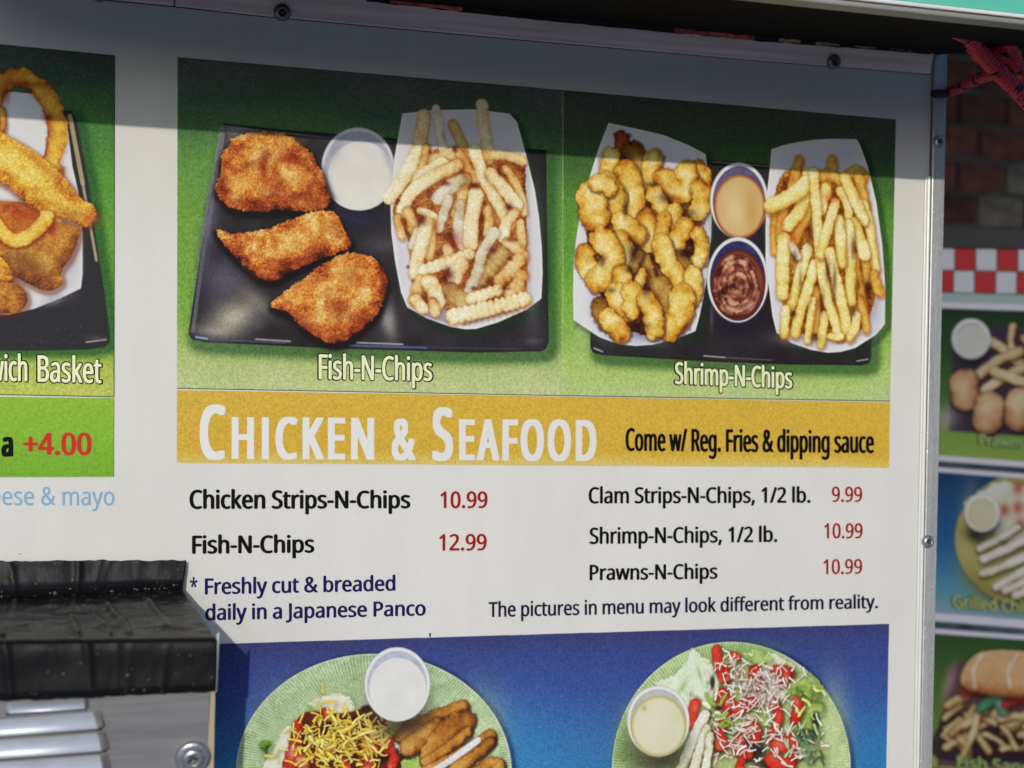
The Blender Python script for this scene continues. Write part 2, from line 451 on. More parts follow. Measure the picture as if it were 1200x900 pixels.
# --- fish and chips -------------------------------------------------------------
begin()
TRAY = [(262, 144), (330, 152), (470, 163), (640, 176), (641, 300), (643, 400), (640, 408), (634, 411.5), (560, 413), (400, 408.5), (240, 401), (225, 397.5), (221, 392), (222, 383), (240, 265)]
sh.halo(TRAY, 16, (48, 84, 44), .75, 6, 8, smooth=False)
bx, d, X, Y = sh.flat(TRAY, (44, 40, 44), grain=.9)
m = np.clip(d/1.5+.5, 0, 1); v = sh.view(bx); v += (m*(sh.N(40, bx)*12+sh.N(110, bx)*14))[..., None]
sh.put(bx, np.clip(1-np.abs(d-1.5)/2.2, 0, 1)*.75, (16, 14, 18))
line((262.5, 148), (380, 161), 1.6, (128, 128, 132), .7); line((380, 161), (466, 166), 1.2, (110, 110, 116), .5)
for a, b, wd, c, al in [((261, 150), (241, 275), 7, (128, 126, 132), .8), ((241, 275), (226, 388), 4, (96, 94, 104), .8), ((268, 152), (300, 157), 9, (150, 148, 152), .6)]:
    line(a, b, wd, c, al)
for c, rx, ry, col, k, an in [((272, 168), 10, 22, (140, 138, 146), .6, .2), ((246, 262), 9, 60, (96, 92, 112), .7, .16), ((262, 330), 22, 26, (104, 98, 116), .65, .3), ((274, 372), 30, 18, (196, 186, 160), .85, -.45), ((300, 352), 28, 10, (150, 142, 128), .55, .7), ((252, 388), 22, 7, (180, 172, 156), .6, .05),
                              ((455, 375), 9, 22, (176, 170, 158), .75, -.25), ((452, 345), 7, 20, (120, 116, 116), .6, -.1), ((450, 287), 18, 10, (96, 92, 96), .55, 0), ((416, 254), 22, 8, (62, 62, 120), .7, .1), ((302, 378), 10, 8, (90, 86, 92), .5, 0), ((625, 400), 12, 4, (96, 92, 100), .5, 0), ((430, 170), 60, 5, (70, 66, 76), .5, .1)]:
    sh.glow(c, rx, ry, col, k, an)
line((230, 395), (243, 397), 2.2, (150, 160, 205), .9); line((245, 397.5), (335, 402), 1.3, (84, 84, 110), .8); line((300, 397.5), (340, 400), 2, (170, 170, 170), .8)
line((398, 404.5), (500, 407.5), 2.2, (86, 92, 150), .9); line((418, 401.5), (472, 403.5), 1.8, (190, 186, 180), .8); line((500, 407), (610, 409), 1.2, (70, 68, 86), .7)
sh.cuts.append(('printed_tray', TRAY))
cup(419.5, 198, 43, 48.5, 423, 206, 38.5, 40.5, (176, 178, 192), (218, 214, 206), None)
sh.glow((392, 175), 7, 20, (140, 142, 160), .5, .45); sh.glow((455, 186), 5, 20, (150, 152, 168), .5, -.4)
FISH = [(58, 22, 12), (112, 42, 20), (158, 66, 28), (190, 98, 38), (208, 134, 54), (222, 170, 88), (226, 196, 130)]
FIL1 = [(266, 172), (276, 161), (295, 155), (320, 154.5), (338, 160), (355, 170), (367, 183), (376, 200), (383, 219), (387, 231), (383, 243), (366, 247), (348, 248), (333, 245), (312, 248), (290, 247), (270, 243), (262, 235), (253, 223), (258, 202), (259, 186)]
FIL2 = [(253, 268), (264, 272), (300, 271), (330, 262), (360, 250), (385, 247), (397, 255), (404, 270), (411.5, 285), (405, 293), (380, 302), (345, 316), (325, 328), (308, 327), (295, 318), (275, 300), (260, 283)]
FIL3 = [(318, 356), (330, 344), (355, 327), (375, 312), (398, 299), (417, 296), (437, 302), (450, 316), (454, 332), (450, 350), (440, 370), (420, 388), (400, 401), (380, 400), (357, 385), (340, 368), (323, 361)]
for f in (FIL1, FIL2, FIL3):
    sh.halo(f, 10, (14, 10, 12), .85, 1, 5)
    sh.blob(f, FISH, R_=52, rough=4.5, bump=.42, base=.55, contrast=.24, tex=.38, shadow=0)
    sh.cuts.append(('printed_fish_fillet', list(cat(f, 2, True))))
for c, rx, ry, k, an in [((310, 188), 6, 12, .7, .2), ((290, 193), 10, 4, .5, -.4), ((345, 186), 22, 5, .5, .05), ((325, 214), 5, 9, .45, .3), ((345, 232), 26, 7, .5, .1), ((372, 236), 10, 9, .5, 0), ((285, 238), 22, 6, .55, .1), ((262, 220), 6, 12, .4, 0),
                         ((300, 320), 14, 5, .5, .6), ((345, 308), 30, 4, .5, -.4), ((408, 285), 4, 6, .5, 0), ((398, 362), 14, 12, .5, .3), ((360, 380), 22, 8, .5, .6), ((420, 380), 12, 8, .45, -.6), ((450, 330), 4, 16, .55, 0), ((395, 395), 14, 4, .5, 0)]:
    sh.glow(c, rx, ry, (128, 38, 20), k, an)
for c, rx, ry, k in [((335, 168), 18, 8, .5), ((290, 212), 16, 8, .5), ((355, 210), 18, 10, .45), ((312, 226), 10, 5, .5), ((340, 285), 26, 8, .45), ((385, 262), 10, 7, .35), ((410, 322), 16, 12, .5), ((385, 335), 20, 8, .4), ((350, 350), 12, 6, .4), ((375, 372), 12, 8, .35)]:
    sh.glow(c, rx, ry, (222, 168, 78), k)
for c, rx, ry in [((390, 272), 9, 6), ((310, 225), 8, 4), ((408, 318), 7, 5), ((388, 345), 6, 5)]: sh.glow(c, rx, ry, (186, 160, 110), .4)
BOAT1 = [(471.5, 133), (505, 129), (555, 128), (597, 133), (606, 143), (617, 183), (627, 223), (632, 257), (635, 290), (636, 320), (634.5, 350), (617, 363), (583, 378), (558, 385.5), (545, 386), (528, 383), (500, 373), (477, 360), (470, 343), (463, 307), (458.5, 273), (457.5, 243), (462, 185), (467, 157)]
paper_boat(BOAT1)
sh.glow((470, 300), 5, 40, (196, 190, 206), .5, -.1); sh.glow((625, 300), 8, 60, (206, 200, 206), .5)
sh.flat([(490, 366), (495, 352), (540, 356), (535, 378), (520, 378)], (140, 134, 158), True, soft=6, alpha=.8)
PILE1 = [(462, 236), (480, 205), (498, 180), (530, 172), (575, 178), (612, 186), (616, 215), (617, 260), (618, 300), (616, 345), (600, 360), (560, 372), (535, 372), (520, 362), (488, 356), (482, 320), (478, 280), (463, 262)]
FR = [(150, 72, 30), (192, 124, 60), (212, 164, 98), (222, 192, 132), (228, 208, 156), (232, 218, 176), (234, 226, 196)]
FRO = [(120, 50, 22), (164, 88, 36), (196, 130, 62), (212, 164, 92), (220, 188, 122), (226, 204, 150)]
FRG = [(120, 92, 58), (160, 134, 90), (186, 166, 122), (204, 188, 152), (216, 204, 176), (222, 214, 196)]
FRD = [(96, 52, 24), (140, 92, 44), (172, 128, 68), (194, 158, 92), (210, 182, 120)]
sh.blob(PILE1, [(96, 36, 18), (140, 66, 30), (172, 104, 50), (196, 140, 76)], R_=20, rough=4, base=.45, tex=.8, shadow=.3, shcol=(150, 140, 150))
F1 = [([(497, 136), (490, 175), (474, 207), (456, 232)], 16, FR, 0), ([(511, 128), (515, 152), (521, 184)], 10.5, FRG, 0), ([(531, 146), (541, 168), (549, 188)], 13, FRD, 0), ([(565, 123), (567, 150), (574, 184)], 14, FR, 0),
      ([(505, 190), (530, 182), (545, 186)], 16, FRO, 0), ([(567, 183), (590, 182), (611, 188)], 12, FRO, 0), ([(593, 198), (607, 220), (614, 248)], 10, FRO, 0), ([(500, 172), (494, 200), (488, 218)], 9, FRO, 0),
      ([(489, 209), (504, 199), (519, 191)], 14, FR, 0), ([(540, 182), (549, 198), (560, 212)], 13, FRO, 0), ([(472, 248), (481, 227), (508, 206), (537, 194)], 15.5, FR, 0), ([(556, 176), (566, 207), (583, 237), (598, 262)], 14.5, FR, 0),
      ([(575, 204), (590, 220), (605, 240)], 15, FR, 0), ([(547, 208), (540, 235), (534, 250)], 12, FRO, 0), ([(513, 232), (528, 219), (541, 211)], 15, FRG, 0), ([(540, 240), (537, 275), (545, 290)], 13, FRG, 0),
      ([(492, 247), (503, 251), (516, 259)], 9.5, FR, 0), ([(526, 233), (520, 250), (514, 268)], 11, FRG, 0), ([(466, 255), (468, 265), (471, 276)], 10, FRO, 0), ([(478, 248), (482, 258), (484, 270)], 13, FRO, 0),
      ([(488, 270), (486, 280), (482, 288)], 9, FRG, 0), ([(506, 262), (505, 280), (503, 300)], 12, FRO, 0), ([(571, 246), (573, 260), (572, 274)], 12, FRO, 0), ([(602, 250), (594, 262), (590, 278)], 14, FR, 0), ([(610, 262), (612, 280), (611, 296)], 10, FRO, 0),
      ([(558, 228), (553, 258), (551, 284)], 17.5, FR, 0), ([(501, 262), (492, 292), (486, 320)], 15, FR, 0), ([(524, 292), (528, 300), (518, 306)], 12, FRO, 0), ([(595, 284), (604, 290), (613, 300)], 13, FRO, .6), ([(588, 298), (577, 311), (564, 328)], 18, FRD, 1.1),
      ([(608, 305), (598, 318), (586, 330)], 16, FRO, .8), ([(612, 322), (606, 334), (596, 344)], 14, FRO, .8), ([(549, 298), (523, 308), (497, 317)], 13.5, FR, 1.3), ([(542, 310), (536, 318), (532, 326)], 17, FR, 0), ([(492, 328), (488, 340), (485, 352)], 13, FRO, 0),
      ([(503, 330), (509, 342), (512, 354)], 19, FR, 0), ([(579, 272), (566, 296), (558, 322), (546, 350)], 12.5, FRG, 0), ([(528, 340), (536, 348), (545, 353)], 19, FRD, 0), ([(487, 350), (491, 356), (495, 361)], 14, FR, 0), ([(507, 354), (509, 360), (510, 365)], 12, FRO, 0),
      ([(584, 340), (568, 345), (552, 350)], 13, FR, 1.3), ([(531, 371), (572, 362), (614, 351)], 18, FR, 1.4)]
for pts, wd, pal, cr in F1:
    sh.stroke(pts, wd*1.02, pal, crinkle=cr, cname='printed_fry', base=.64, shadow=.36 if pts[0][1] > 170 else .1, shcol=(150, 84, 40), tex=.40)
for c, rx, ry, k in [((533, 175), 3, 4, .9), ((504, 177), 2, 3, .6), ((558, 217), 4, 3.5, .8), ((503, 227), 5, 6, .6), ((523, 215), 6, 3, .6), ((494, 258), 6, 6, .8), ((527, 276), 6, 6, .8), ((596, 243), 5, 4, .8), ((568, 238), 3, 4, .7), ((578, 293), 6, 4, .8), ((525, 322), 7, 8, .8), ((598, 303), 3, 2, .8), ((599, 281), 7, 2.5, .7), ((515, 297), 4, 4, .6),
                     ((478, 313), 2, 2, .8), ((555, 338), 3, 2.5, .8), ((567, 336), 4, 2.5, .7), ((573, 328), 4, 4, .7), ((592, 338), 7, 2, .7), ((499, 345), 3, 5, .6)]:
    sh.glow(c, rx, ry, (88, 24, 16), k)
for i in range(10): sh.glow((545+i*6.6, 379.5-i*1.85), 3, 1.7, (120, 84, 46), .8)
sh.glow((535, 282), 8, 9, (150, 36, 24), .35)
end('fish')
# --- shrimp and chips -----------------------------------------------------------
begin()
TR2 = [(828, 187), (905, 193), (1012, 202), (1020, 300), (1021, 418), (1018, 426), (1010, 428), (920, 427), (840, 424), (705, 416), (695, 413), (692, 407), (692, 393), (700, 300), (760, 200)]
sh.halo(TR2, 16, (48, 84, 40), .75, 6, 7, smooth=False)
bx, d, X, Y = sh.flat(TR2, (42, 36, 38), grain=.7)
m = np.clip(d/1.5+.5, 0, 1); v = sh.view(bx); v += (m*(sh.N(40, bx)*8+sh.N(110, bx)*8))[..., None]
sh.put(bx, np.clip(1-np.abs(d-1.2)/2, 0, 1)*.7, (16, 12, 16))
line((829, 189), (903, 195), 2, (130, 132, 126), .7); line((696, 408), (706, 412), 2, (180, 180, 190), .8); line((825, 417), (850, 419), 1.8, (180, 178, 176), .8); line((850, 419), (905, 422), 1.2, (110, 108, 112), .8); line((1004, 423), (1017, 421), 1.6, (190, 188, 186), .8)
sh.glow((834, 262), 3, 16, (140, 134, 120), .7); sh.glow((834, 370), 2, 14, (120, 116, 112), .7); sh.glow((897, 262), 3, 12, (150, 142, 122), .7); sh.glow((870, 400), 30, 8, (56, 48, 50), .5)
sh.cuts.append(('printed_tray', TR2))
BOAT2 = [(713, 144), (743, 150), (777, 158), (807, 170), (827, 180.5), (829, 196), (832, 215), (834, 247), (833.5, 277), (832, 293), (827, 335), (820, 370), (815, 388), (793, 397), (765, 404), (745, 405.5), (725, 403.5), (702, 395), (672, 375), (671.5, 345), (672, 310), (675, 280), (680, 250), (690, 210), (702, 172)]
paper_boat(BOAT2)
sh.glow((700, 345), 14, 40, (196, 194, 210), .6, -.2); sh.glow((755, 392), 30, 10, (150, 150, 184), .7); sh.glow((683, 330), 8, 60, (224, 221, 216), .6)
PILE2 = [(712, 200), (735, 190), (770, 205), (800, 205), (824, 215), (822, 260), (818, 300), (812, 345), (800, 385), (770, 396), (745, 390), (715, 380), (704, 350), (700, 330), (690, 310), (690, 240)]
SHR = [(84, 36, 12), (146, 76, 22), (188, 116, 32), (208, 150, 48), (220, 178, 76), (228, 198, 110), (234, 214, 148)]
SHD = [(56, 28, 14), (108, 62, 24), (148, 98, 38), (178, 134, 58), (202, 166, 88)]
SHB = [(50, 16, 12), (96, 34, 18), (140, 60, 26), (170, 88, 36)]
sh.blob(PILE2, [(44, 20, 14), (88, 44, 22), (128, 72, 32), (150, 94, 42)], R_=16, rough=4, base=.35, tex=.9, shadow=.35, shcol=(120, 116, 130))
S2 = [([(729, 160), (728, 172), (724, 187)], 15, SHB), ([(716, 182), (714, 194), (714, 207)], 20, SHR), ([(741, 176), (746, 186), (749, 196)], 21, SHD), ([(766, 184), (764, 198), (760, 214)], 20, SHR), ([(818, 196), (824, 205), (822, 225)], 18, SHR),
      ([(733, 198), (741, 224), (744, 252)], 26, SHR), ([(776, 208), (788, 224), (802, 226), (808, 214), (806, 198)], 22, SHR), ([(819, 218), (823, 236), (817, 250)], 19, SHR), ([(709, 212), (722, 230), (720, 250)], 22, SHR), ([(693, 228), (695, 242), (698, 256)], 31, SHR),
      ([(698, 214), (710, 216), (716, 222)], 16, SHR), ([(766, 226), (773, 238), (772, 254)], 19, SHR), ([(754, 298), (757, 312), (765, 332)], 14, SHD), ([(791, 247), (790, 256), (788, 263)], 17, SHR), ([(758, 255), (760, 268), (762, 284)], 23, SHR), ([(778, 256), (777, 268), (775, 280)], 15, SHR),
      ([(726, 259), (738, 267), (749, 276)], 20, SHR), ([(804, 264), (797, 276), (790, 288)], 20, SHR), ([(817, 272), (823, 290), (817, 310)], 15, SHR), ([(795, 300), (803, 312), (804, 322)], 14, SHD), ([(728, 280), (733, 290), (738, 304)], 18, SHR), ([(748, 298), (745, 306), (743, 314)], 12, SHD),
      ([(686, 296), (686, 308), (692, 318)], 21, SHR), ([(704, 276), (719, 296), (714, 318), (699, 332)], 25, SHR), ([(774, 282), (781, 304), (793, 323), (797, 336)], 21, SHR), ([(774, 334), (779, 348), (781, 362)], 22, SHD), ([(812, 320), (813, 336), (809, 352)], 18, SHR), ([(800, 345), (797, 370), (783, 388)], 26, SHR),
      ([(703, 356), (704, 368), (712, 378)], 18, SHD), ([(754, 318), (750, 328), (745, 340)], 12, SHR), ([(728, 318), (731, 334), (738, 354), (732, 366)], 20, SHR), ([(724, 346), (728, 356), (732, 364)], 26, SHR), ([(740, 340), (744, 352), (740, 362)], 20, SHR), ([(712, 372), (720, 382), (728, 390)], 21, SHR), ([(756, 350), (766, 368), (767, 388)], 21, SHR)]
for pts, wd, pal in S2:
    _q = np.array(pts, float); _q = _q.mean(0)+(_q-_q.mean(0))*.86
    sh.stroke([tuple(k) for k in _q], wd*1.17, pal, base=.64, tex=.36, rough=3.6, shadow=.6, soft=4.5, shcol=(58, 24, 12), flatness=.1, cname='printed_shrimp')
for c, rx, ry, k in [((743, 296), 8, 12, .75), ((764, 216), 12, 3, .5), ((780, 232), 10, 5, .55), ((800, 298), 8, 6, .7), ((750, 382), 10, 6, .6), ((706, 305), 4, 7, .6), ((733, 240), 3, 14, .5), ((757, 340), 5, 10, .5), ((738, 316), 5, 4, .7), ((716, 340), 6, 3, .5), ((808, 250), 10, 5, .5)]:
    sh.glow(c, rx, ry, (44, 18, 14), k)
cup(866, 235, 34, 44.5, 867, 242, 30, 37, (92, 84, 128), (206, 172, 112), (150, 62, 30))
for c, rx, ry, col, k in [((860, 244), 12, 24, (224, 206, 150), .7), ((880, 250), 7, 20, (196, 146, 78), .5), ((850, 230), 8, 10, (214, 188, 130), .5)]: sh.glow(c, rx, ry, col, k)
cup(864.5, 328, 36, 50, 865, 334, 31, 41, (46, 48, 96), (126, 66, 44), (84, 30, 24))
SW = [(60, 20, 20), (104, 44, 34), (140, 74, 52), (180, 118, 86), (206, 156, 124)]
def arc(r0, r1, a0, a1, n=9): return [(864+math.cos(a0+(a1-a0)*k/n)*(r0+(r1-r0)*k/n)*.82, 335+math.sin(a0+(a1-a0)*k/n)*(r0+(r1-r0)*k/n)*1.12) for k in range(n+1)]
for r0, r1, a0, a1, wd, b_ in [(30, 31, .2, 3.0, 6, .45), (31, 30, 3.0, 5.6, 5, .35), (25, 26, -.6, 2.2, 6, .62), (24, 26, 2.4, 5.2, 7, .55), (18, 20, -1.2, 1.4, 6, .30), (18, 19, 1.6, 4.4, 7, .66), (12, 14, -2.0, .6, 6, .7), (10, 12, 1.2, 4.0, 7, .75), (5, 7, 0, 3.2, 7, .6)]:
    sh.stroke(arc(r0, r1, a0, a1), wd, SW, base=b_, tex=1.1, rough=1.5, shadow=.3, shcol=(60, 18, 18), soft=5)
for i in range(46): sh.glow((858+rng.normal()*10, 332+rng.normal()*15), 1.8+rng.random()*1.6, 1.3, (204, 152, 118) if i % 3 else (84, 30, 26), .55, rng.random()*3)

BOAT3 = [(904, 175), (918, 170), (935, 166.5), (955, 163.5), (975, 162.5), (1004, 163), (1008, 170), (1017, 195), (1027, 237), (1034, 287), (1037.5, 337), (1037, 380), (1027, 392), (1002, 408), (985, 412.5), (970, 413.5), (950, 410), (927, 402), (910, 390), (905, 370), (901, 337), (897, 303), (897, 275), (898, 233), (902, 197)]
paper_boat(BOAT3)
sh.glow((1026, 360), 8, 28, (176, 176, 190), .6); sh.glow((940, 396), 30, 8, (170, 170, 186), .6)
PILE3 = [(916, 205), (935, 198), (960, 205), (1000, 202), (1014, 215), (1016, 250), (1024, 300), (1026, 345), (1014, 380), (1000, 392), (975, 398), (945, 392), (925, 386), (915, 345), (908, 290), (904, 250)]
FY = [(140, 74, 20), (184, 122, 36), (208, 160, 58), (220, 188, 86), (228, 206, 114), (232, 216, 140), (234, 224, 168)]
FYO = [(110, 48, 16), (160, 84, 24), (194, 124, 38), (210, 156, 60), (220, 184, 90)]
sh.blob(PILE3, [(90, 36, 16), (136, 70, 24), (176, 112, 40), (200, 150, 66)], R_=14, rough=4, base=.4, tex=.9, shadow=.3, shcol=(150, 140, 130))
S3 = [([(936, 188), (933, 200), (928, 218)], 12, FYO), ([(975, 188), (974, 200), (970, 214)], 13, FYO), ([(995, 204), (1004, 200), (1013, 206)], 13, FYO), ([(945, 202), (946, 212), (944, 222)], 10, FY), ([(962, 206), (970, 204), (984, 212)], 13, FYO), ([(909, 250), (908, 272), (908, 294)], 12, FYO), ([(918, 246), (915, 262), (914, 282)], 12, FYO),
      ([(1006, 206), (1010, 224), (1014, 242)], 13, FYO), ([(950, 236), (940, 262), (930, 284)], 14, FYO), ([(946, 222), (938, 244), (924, 264)], 16, FY), ([(946, 215), (925, 231), (904, 242)], 19, FY), ([(968, 222), (965, 232), (962, 244)], 15, FY), ([(985, 224), (992, 238), (995, 254)], 12, FY), ([(1012, 240), (1018, 262), (1022, 288), (1026, 316)], 12, FY),
      ([(990, 208), (1002, 234), (1012, 258)], 14, FY), ([(1013, 302), (1015, 314), (1016, 328)], 13, FYO), ([(1001, 300), (1006, 330), (1012, 362)], 12, FYO), ([(1008, 350), (1012, 368), (1015, 386)], 10, FYO), ([(1024, 322), (1027, 334), (1031, 342)], 13, FYO),
      ([(1001, 262), (1007, 278), (1013, 298)], 16, FY), ([(994, 264), (996, 300), (997, 352)], 14, FY), ([(983, 258), (985, 284), (986, 308)], 13.5, FY), ([(946, 292), (937, 324), (927, 360)], 13.5, FY), ([(919, 280), (917, 312), (917, 344)], 17, FY), ([(928, 288), (932, 294), (934, 300)], 10, FRG), ([(956, 340), (957, 362), (956, 386)], 12, FYO), ([(952, 352), (949, 376), (947, 398)], 10, FY),
      ([(955, 310), (944, 346), (936, 372), (932, 390)], 13.5, FY), ([(921, 362), (920, 378), (919, 393)], 11.5, FY), ([(982, 360), (986, 380), (984, 394)], 11, FYO), ([(967, 370), (964, 388), (962, 402)], 12, FY), ([(953, 202), (957, 250), (961, 300), (968, 345), (978, 375), (983, 394)], 13, FY), ([(979, 238), (971, 264), (962, 298)], 13, FY), ([(972, 296), (982, 336), (989, 366), (992, 388)], 13.5, FY), ([(1004, 370), (1002, 384), (996, 396)], 11, FY), ([(973, 394), (980, 396), (986, 394)], 8, FY)]
for pts, wd, pal in S3:
    sh.stroke(pts, wd*.94, pal, base=.70, tex=.34, rough=1.5, shadow=.45, shcol=(140, 72, 22), crinkle=.15, cname='printed_fry')
for c, rx, ry, k in [((1017, 336), 4, 7, .95), ((949, 275), 4, 12, .6), ((970, 318), 3, 12, .6), ((984, 246), 2, 3, .8), ((931, 302), 3, 6, .7), ((978, 330), 2.5, 16, .6), ((963, 355), 3, 12, .6), ((1000, 290), 3, 12, .6), ((930, 368), 3, 4, .7), ((955, 396), 5, 4, .7), ((1000, 364), 4, 6, .6), ((1006, 335), 2, 8, .6), ((938, 330), 2, 14, .4)]:
    sh.glow(c, rx, ry, (70, 24, 16), k)
for c, rx, ry, k in [((974, 232), 8, 4, .7), ((930, 280), 6, 6, .6), ((929, 210), 3, 6, .5), ((917, 262), 3, 12, .4), ((1007, 225), 3, 10, .5)]: sh.glow(c, rx, ry, (196, 84, 30), k)
line((659.6, 106), (659.6, 463), 1.1, (176, 196, 150), .75)
end('shrimp')
# --- sandwich basket (only its right end is in the picture) -----------------------
begin()
TR3 = [(-75, 116), (84, 130), (90, 140), (104, 215), (114, 290), (122, 340), (129, 393), (128.5, 402), (122, 407), (100, 410), (20, 411), (-75, 411)]
sh.halo(TR3, 14, (36, 84, 40), .8, 6, 3, smooth=False)
bx, d, X, Y = sh.flat(TR3, (42, 40, 44), grain=.6)
line((82, 136), (97, 215), 4.5, (190, 168, 120), .85); line((97, 215), (113, 305), 3, (176, 160, 124), .9); line((101, 401), (124, 398), 1.8, (176, 176, 180), .8)
sh.glow((112, 396), 12, 3, (110, 92, 84), .5)
for i in range(18): sh.glow((20+rng.random()*80, 380+rng.random()*26), .8, .8, (110, 110, 110), .6)
sh.cuts.append(('printed_tray', TR3))
BT = [(-75, 104), (20, 108), (60, 112), (78, 140), (85, 195), (92, 225), (97, 275), (97, 320), (95, 338), (70, 350), (40, 362), (10, 369), (-75, 369)]
bx, d, X, Y = sh.flat(BT, (214, 212, 208)); sh.cuts.append(('printed_paper_boat', BT))
sh.grain[bx[2]:bx[3], bx[0]:bx[1]] = np.where(d > 0, .15, sh.grain[bx[2]:bx[3], bx[0]:bx[1]])
sh.glow((85, 300), 9, 34, (186, 172, 182), .8); sh.glow((62, 352), 14, 6, (160, 156, 168), .6, -.3)
ON = [(90, 30, 16), (150, 70, 22), (196, 118, 36), (212, 154, 48), (222, 184, 72), (228, 200, 100)]
ONR = [(70, 18, 14), (120, 32, 18), (164, 60, 24), (192, 96, 34), (206, 130, 48)]
ONB = [(96, 40, 20), (140, 74, 30), (172, 106, 40), (192, 134, 52), (206, 160, 76)]
def lump(p, pal, R_=30, base=.55, tex=.35, sub=2, nm='printed_fried_piece'):
    sh.blob(p, pal, R_=R_, rough=2, bump=.3, base=base, tex=tex, contrast=.45, shadow=.5, shcol=(90, 30, 16)); sh.cuts.append((nm, list(cat(p, 2, True))))
sh.stroke([(-12, 150), (-9, 116), (3, 97), (20, 90), (38, 97), (54, 112), (64, 134), (67, 155), (64, 176), (60, 192), (64, 202)], 23, ON, base=.46, tex=.3, rough=3, shadow=.15, cname='printed_onion_ring')
for c, rx, ry, k in [((25, 98), 24, 4, .6), ((57, 138), 6, 6, .8), ((72, 200), 5, 6, .6), ((8, 110), 4, 12, .5)]: sh.glow(c, rx, ry, (128, 34, 24), k)
sh.stroke([(2, 128), (4, 145), (-2, 162)], 7, ON, base=.45, rough=1)
lump([(-75, 250), (-30, 230), (0, 235), (30, 238), (52, 252), (60, 275), (40, 300), (0, 310), (-75, 310)], [(120, 44, 18), (164, 76, 26), (190, 106, 36), (206, 136, 48)], base=.5)
lump([(-75, 130), (-20, 142), (10, 160), (30, 171), (52, 187), (76, 209), (95, 233), (109, 240), (113, 250), (108, 260), (97, 266), (80, 258), (55, 250), (30, 238), (0, 214), (-75, 190)], ON, R_=40, base=.62)
for c, rx, ry, col, k, an in [((30, 205), 50, 6, (232, 204, 104), .6, .6), ((50, 195), 30, 4, (186, 104, 36), .5, .7), ((85, 250), 26, 8, (176, 120, 48), .5, .3), ((106, 256), 8, 6, (190, 96, 40), .5, 0), ((15, 180), 20, 5, (238, 212, 120), .4, .6)]: sh.glow(c, rx, ry, col, k, an)
lump([(60, 254), (80, 262), (93, 270), (90, 285), (82, 303), (72, 318), (73, 332), (58, 341), (40, 336), (15, 322), (2, 306), (-20, 298), (30, 288), (52, 275)], ONB, R_=30, base=.5)
sh.glow((30, 310), 26, 14, (96, 44, 26), .6, .5); sh.glow((78, 270), 10, 6, (206, 130, 44), .6); sh.glow((62, 266), 4, 12, (150, 36, 22), .7)
sh.stroke([(-20, 240), (-4, 264), (12, 280), (32, 278), (48, 264), (54, 254)], 17, ON, base=.66, rough=2, shadow=.6, shcol=(120, 40, 18), cname='printed_onion_ring')
sh.glow((25, 250), 16, 7, (160, 44, 24), .6, .5); sh.glow((30, 262), 6, 8, (176, 92, 40), .6)
lump([(-75, 290), (-20, 296), (4, 304), (14, 322), (14, 332), (-10, 336), (-75, 336)], ON, R_=24, base=.5)
lump([(-75, 334), (10, 331), (26, 337), (32, 348), (29, 360), (12, 367), (-75, 367)], ONB, R_=24, base=.55)
end('basket')
# --- salads ---------------------------------------------------------------------
def plate(cx, cy, rx, ry, c1, c2, rim=(206, 212, 196)):
    P_ = ell(cx, cy, rx, ry, 40)
    sh.halo(P_, 7, (20, 30, 70), .6, 3, 1)
    bx, d, X, Y = sh.flat(P_, c1, True)
    q = sh.t([(cx, cy), (cx+rx, cy), (cx, cy+ry)]); ax = q[1][0]-q[0][0]; ay = q[2][1]-q[0][1]
    th = np.arctan2((Y-q[0][1])/ay, (X-q[0][0])/ax); rr = np.hypot((X-q[0][0])/ax, (Y-q[0][1])/ay)
    ribs = np.sin(th*260+sh.N(110, bx)*3)*(1.1+sh.N(7, bx))
    m = np.clip(d/1.5+.5, 0, 1)
    sh.put(bx, m*np.clip(.42+.5*ribs+sh.N(16, bx)*.8+sh.N(40, bx)*.5, 0, 1)*np.clip((rr-.45)*3, 0, 1)*.85, c2)
    sh.put(bx, np.clip(1-np.abs(d-2.2)/2.4, 0, 1)*.85, rim)
    sh.cuts.append(('printed_plate', [p for p in P_ if p[1] < 925] + []))
begin()
def lettuce(p, pal=None, base=.6):
    sh.blob(p, pal or [(96, 128, 50), (150, 176, 90), (188, 202, 140), (210, 214, 178), (222, 222, 204)], R_=16, rough=6, bump=.12, base=base, tex=.3, shadow=.3, shcol=(60, 80, 40)); _b = sh.box(sh.t(p), 4); sh.grain[_b[2]:_b[3], _b[0]:_b[1]] *= .45
def leafbits(cx, cy, sx, sy, n, cols, w0=3, ln=8):
    for i in range(n):
        x, y = cx+rng.normal()*sx, cy+rng.normal()*sy; a = rng.random()*math.pi; l_ = ln*(.5+rng.random())
        col = cols[rng.integers(len(cols))]
        c = [k*.74 for k in col]
        sh.stroke([(x-math.cos(a)*l_/2, y-math.sin(a)*l_/2), (x+rng.normal(), y+rng.normal()), (x+math.cos(a)*l_/2, y+math.sin(a)*l_/2)], w0*.95*(.7+.6*rng.random()), [c, col, [min(240, k*1.15) for k in col]], base=.8, tex=.15, rough=.4, shadow=.15, shcol=(70, 34, 20), soft=2)
plate(438, 906, 162, 140, (192, 206, 166), (134, 158, 108))
sh.glow((438, 800), 60, 16, (132, 160, 100), .35); sh.glow((560, 850), 30, 40, (200, 212, 160), .5); sh.glow((330, 850), 30, 40, (176, 198, 150), .4)
lettuce([(308, 905), (318, 880), (332, 858), (343, 850), (345, 880), (335, 905)], base=.85)
lettuce([(360, 825), (376, 817), (398, 812), (412, 818), (414, 836), (396, 842), (372, 834)], base=.72)
lettuce([(305, 872), (312, 868), (317, 874), (310, 884)], [(30, 60, 20), (96, 140, 40), (130, 170, 60)], .5)
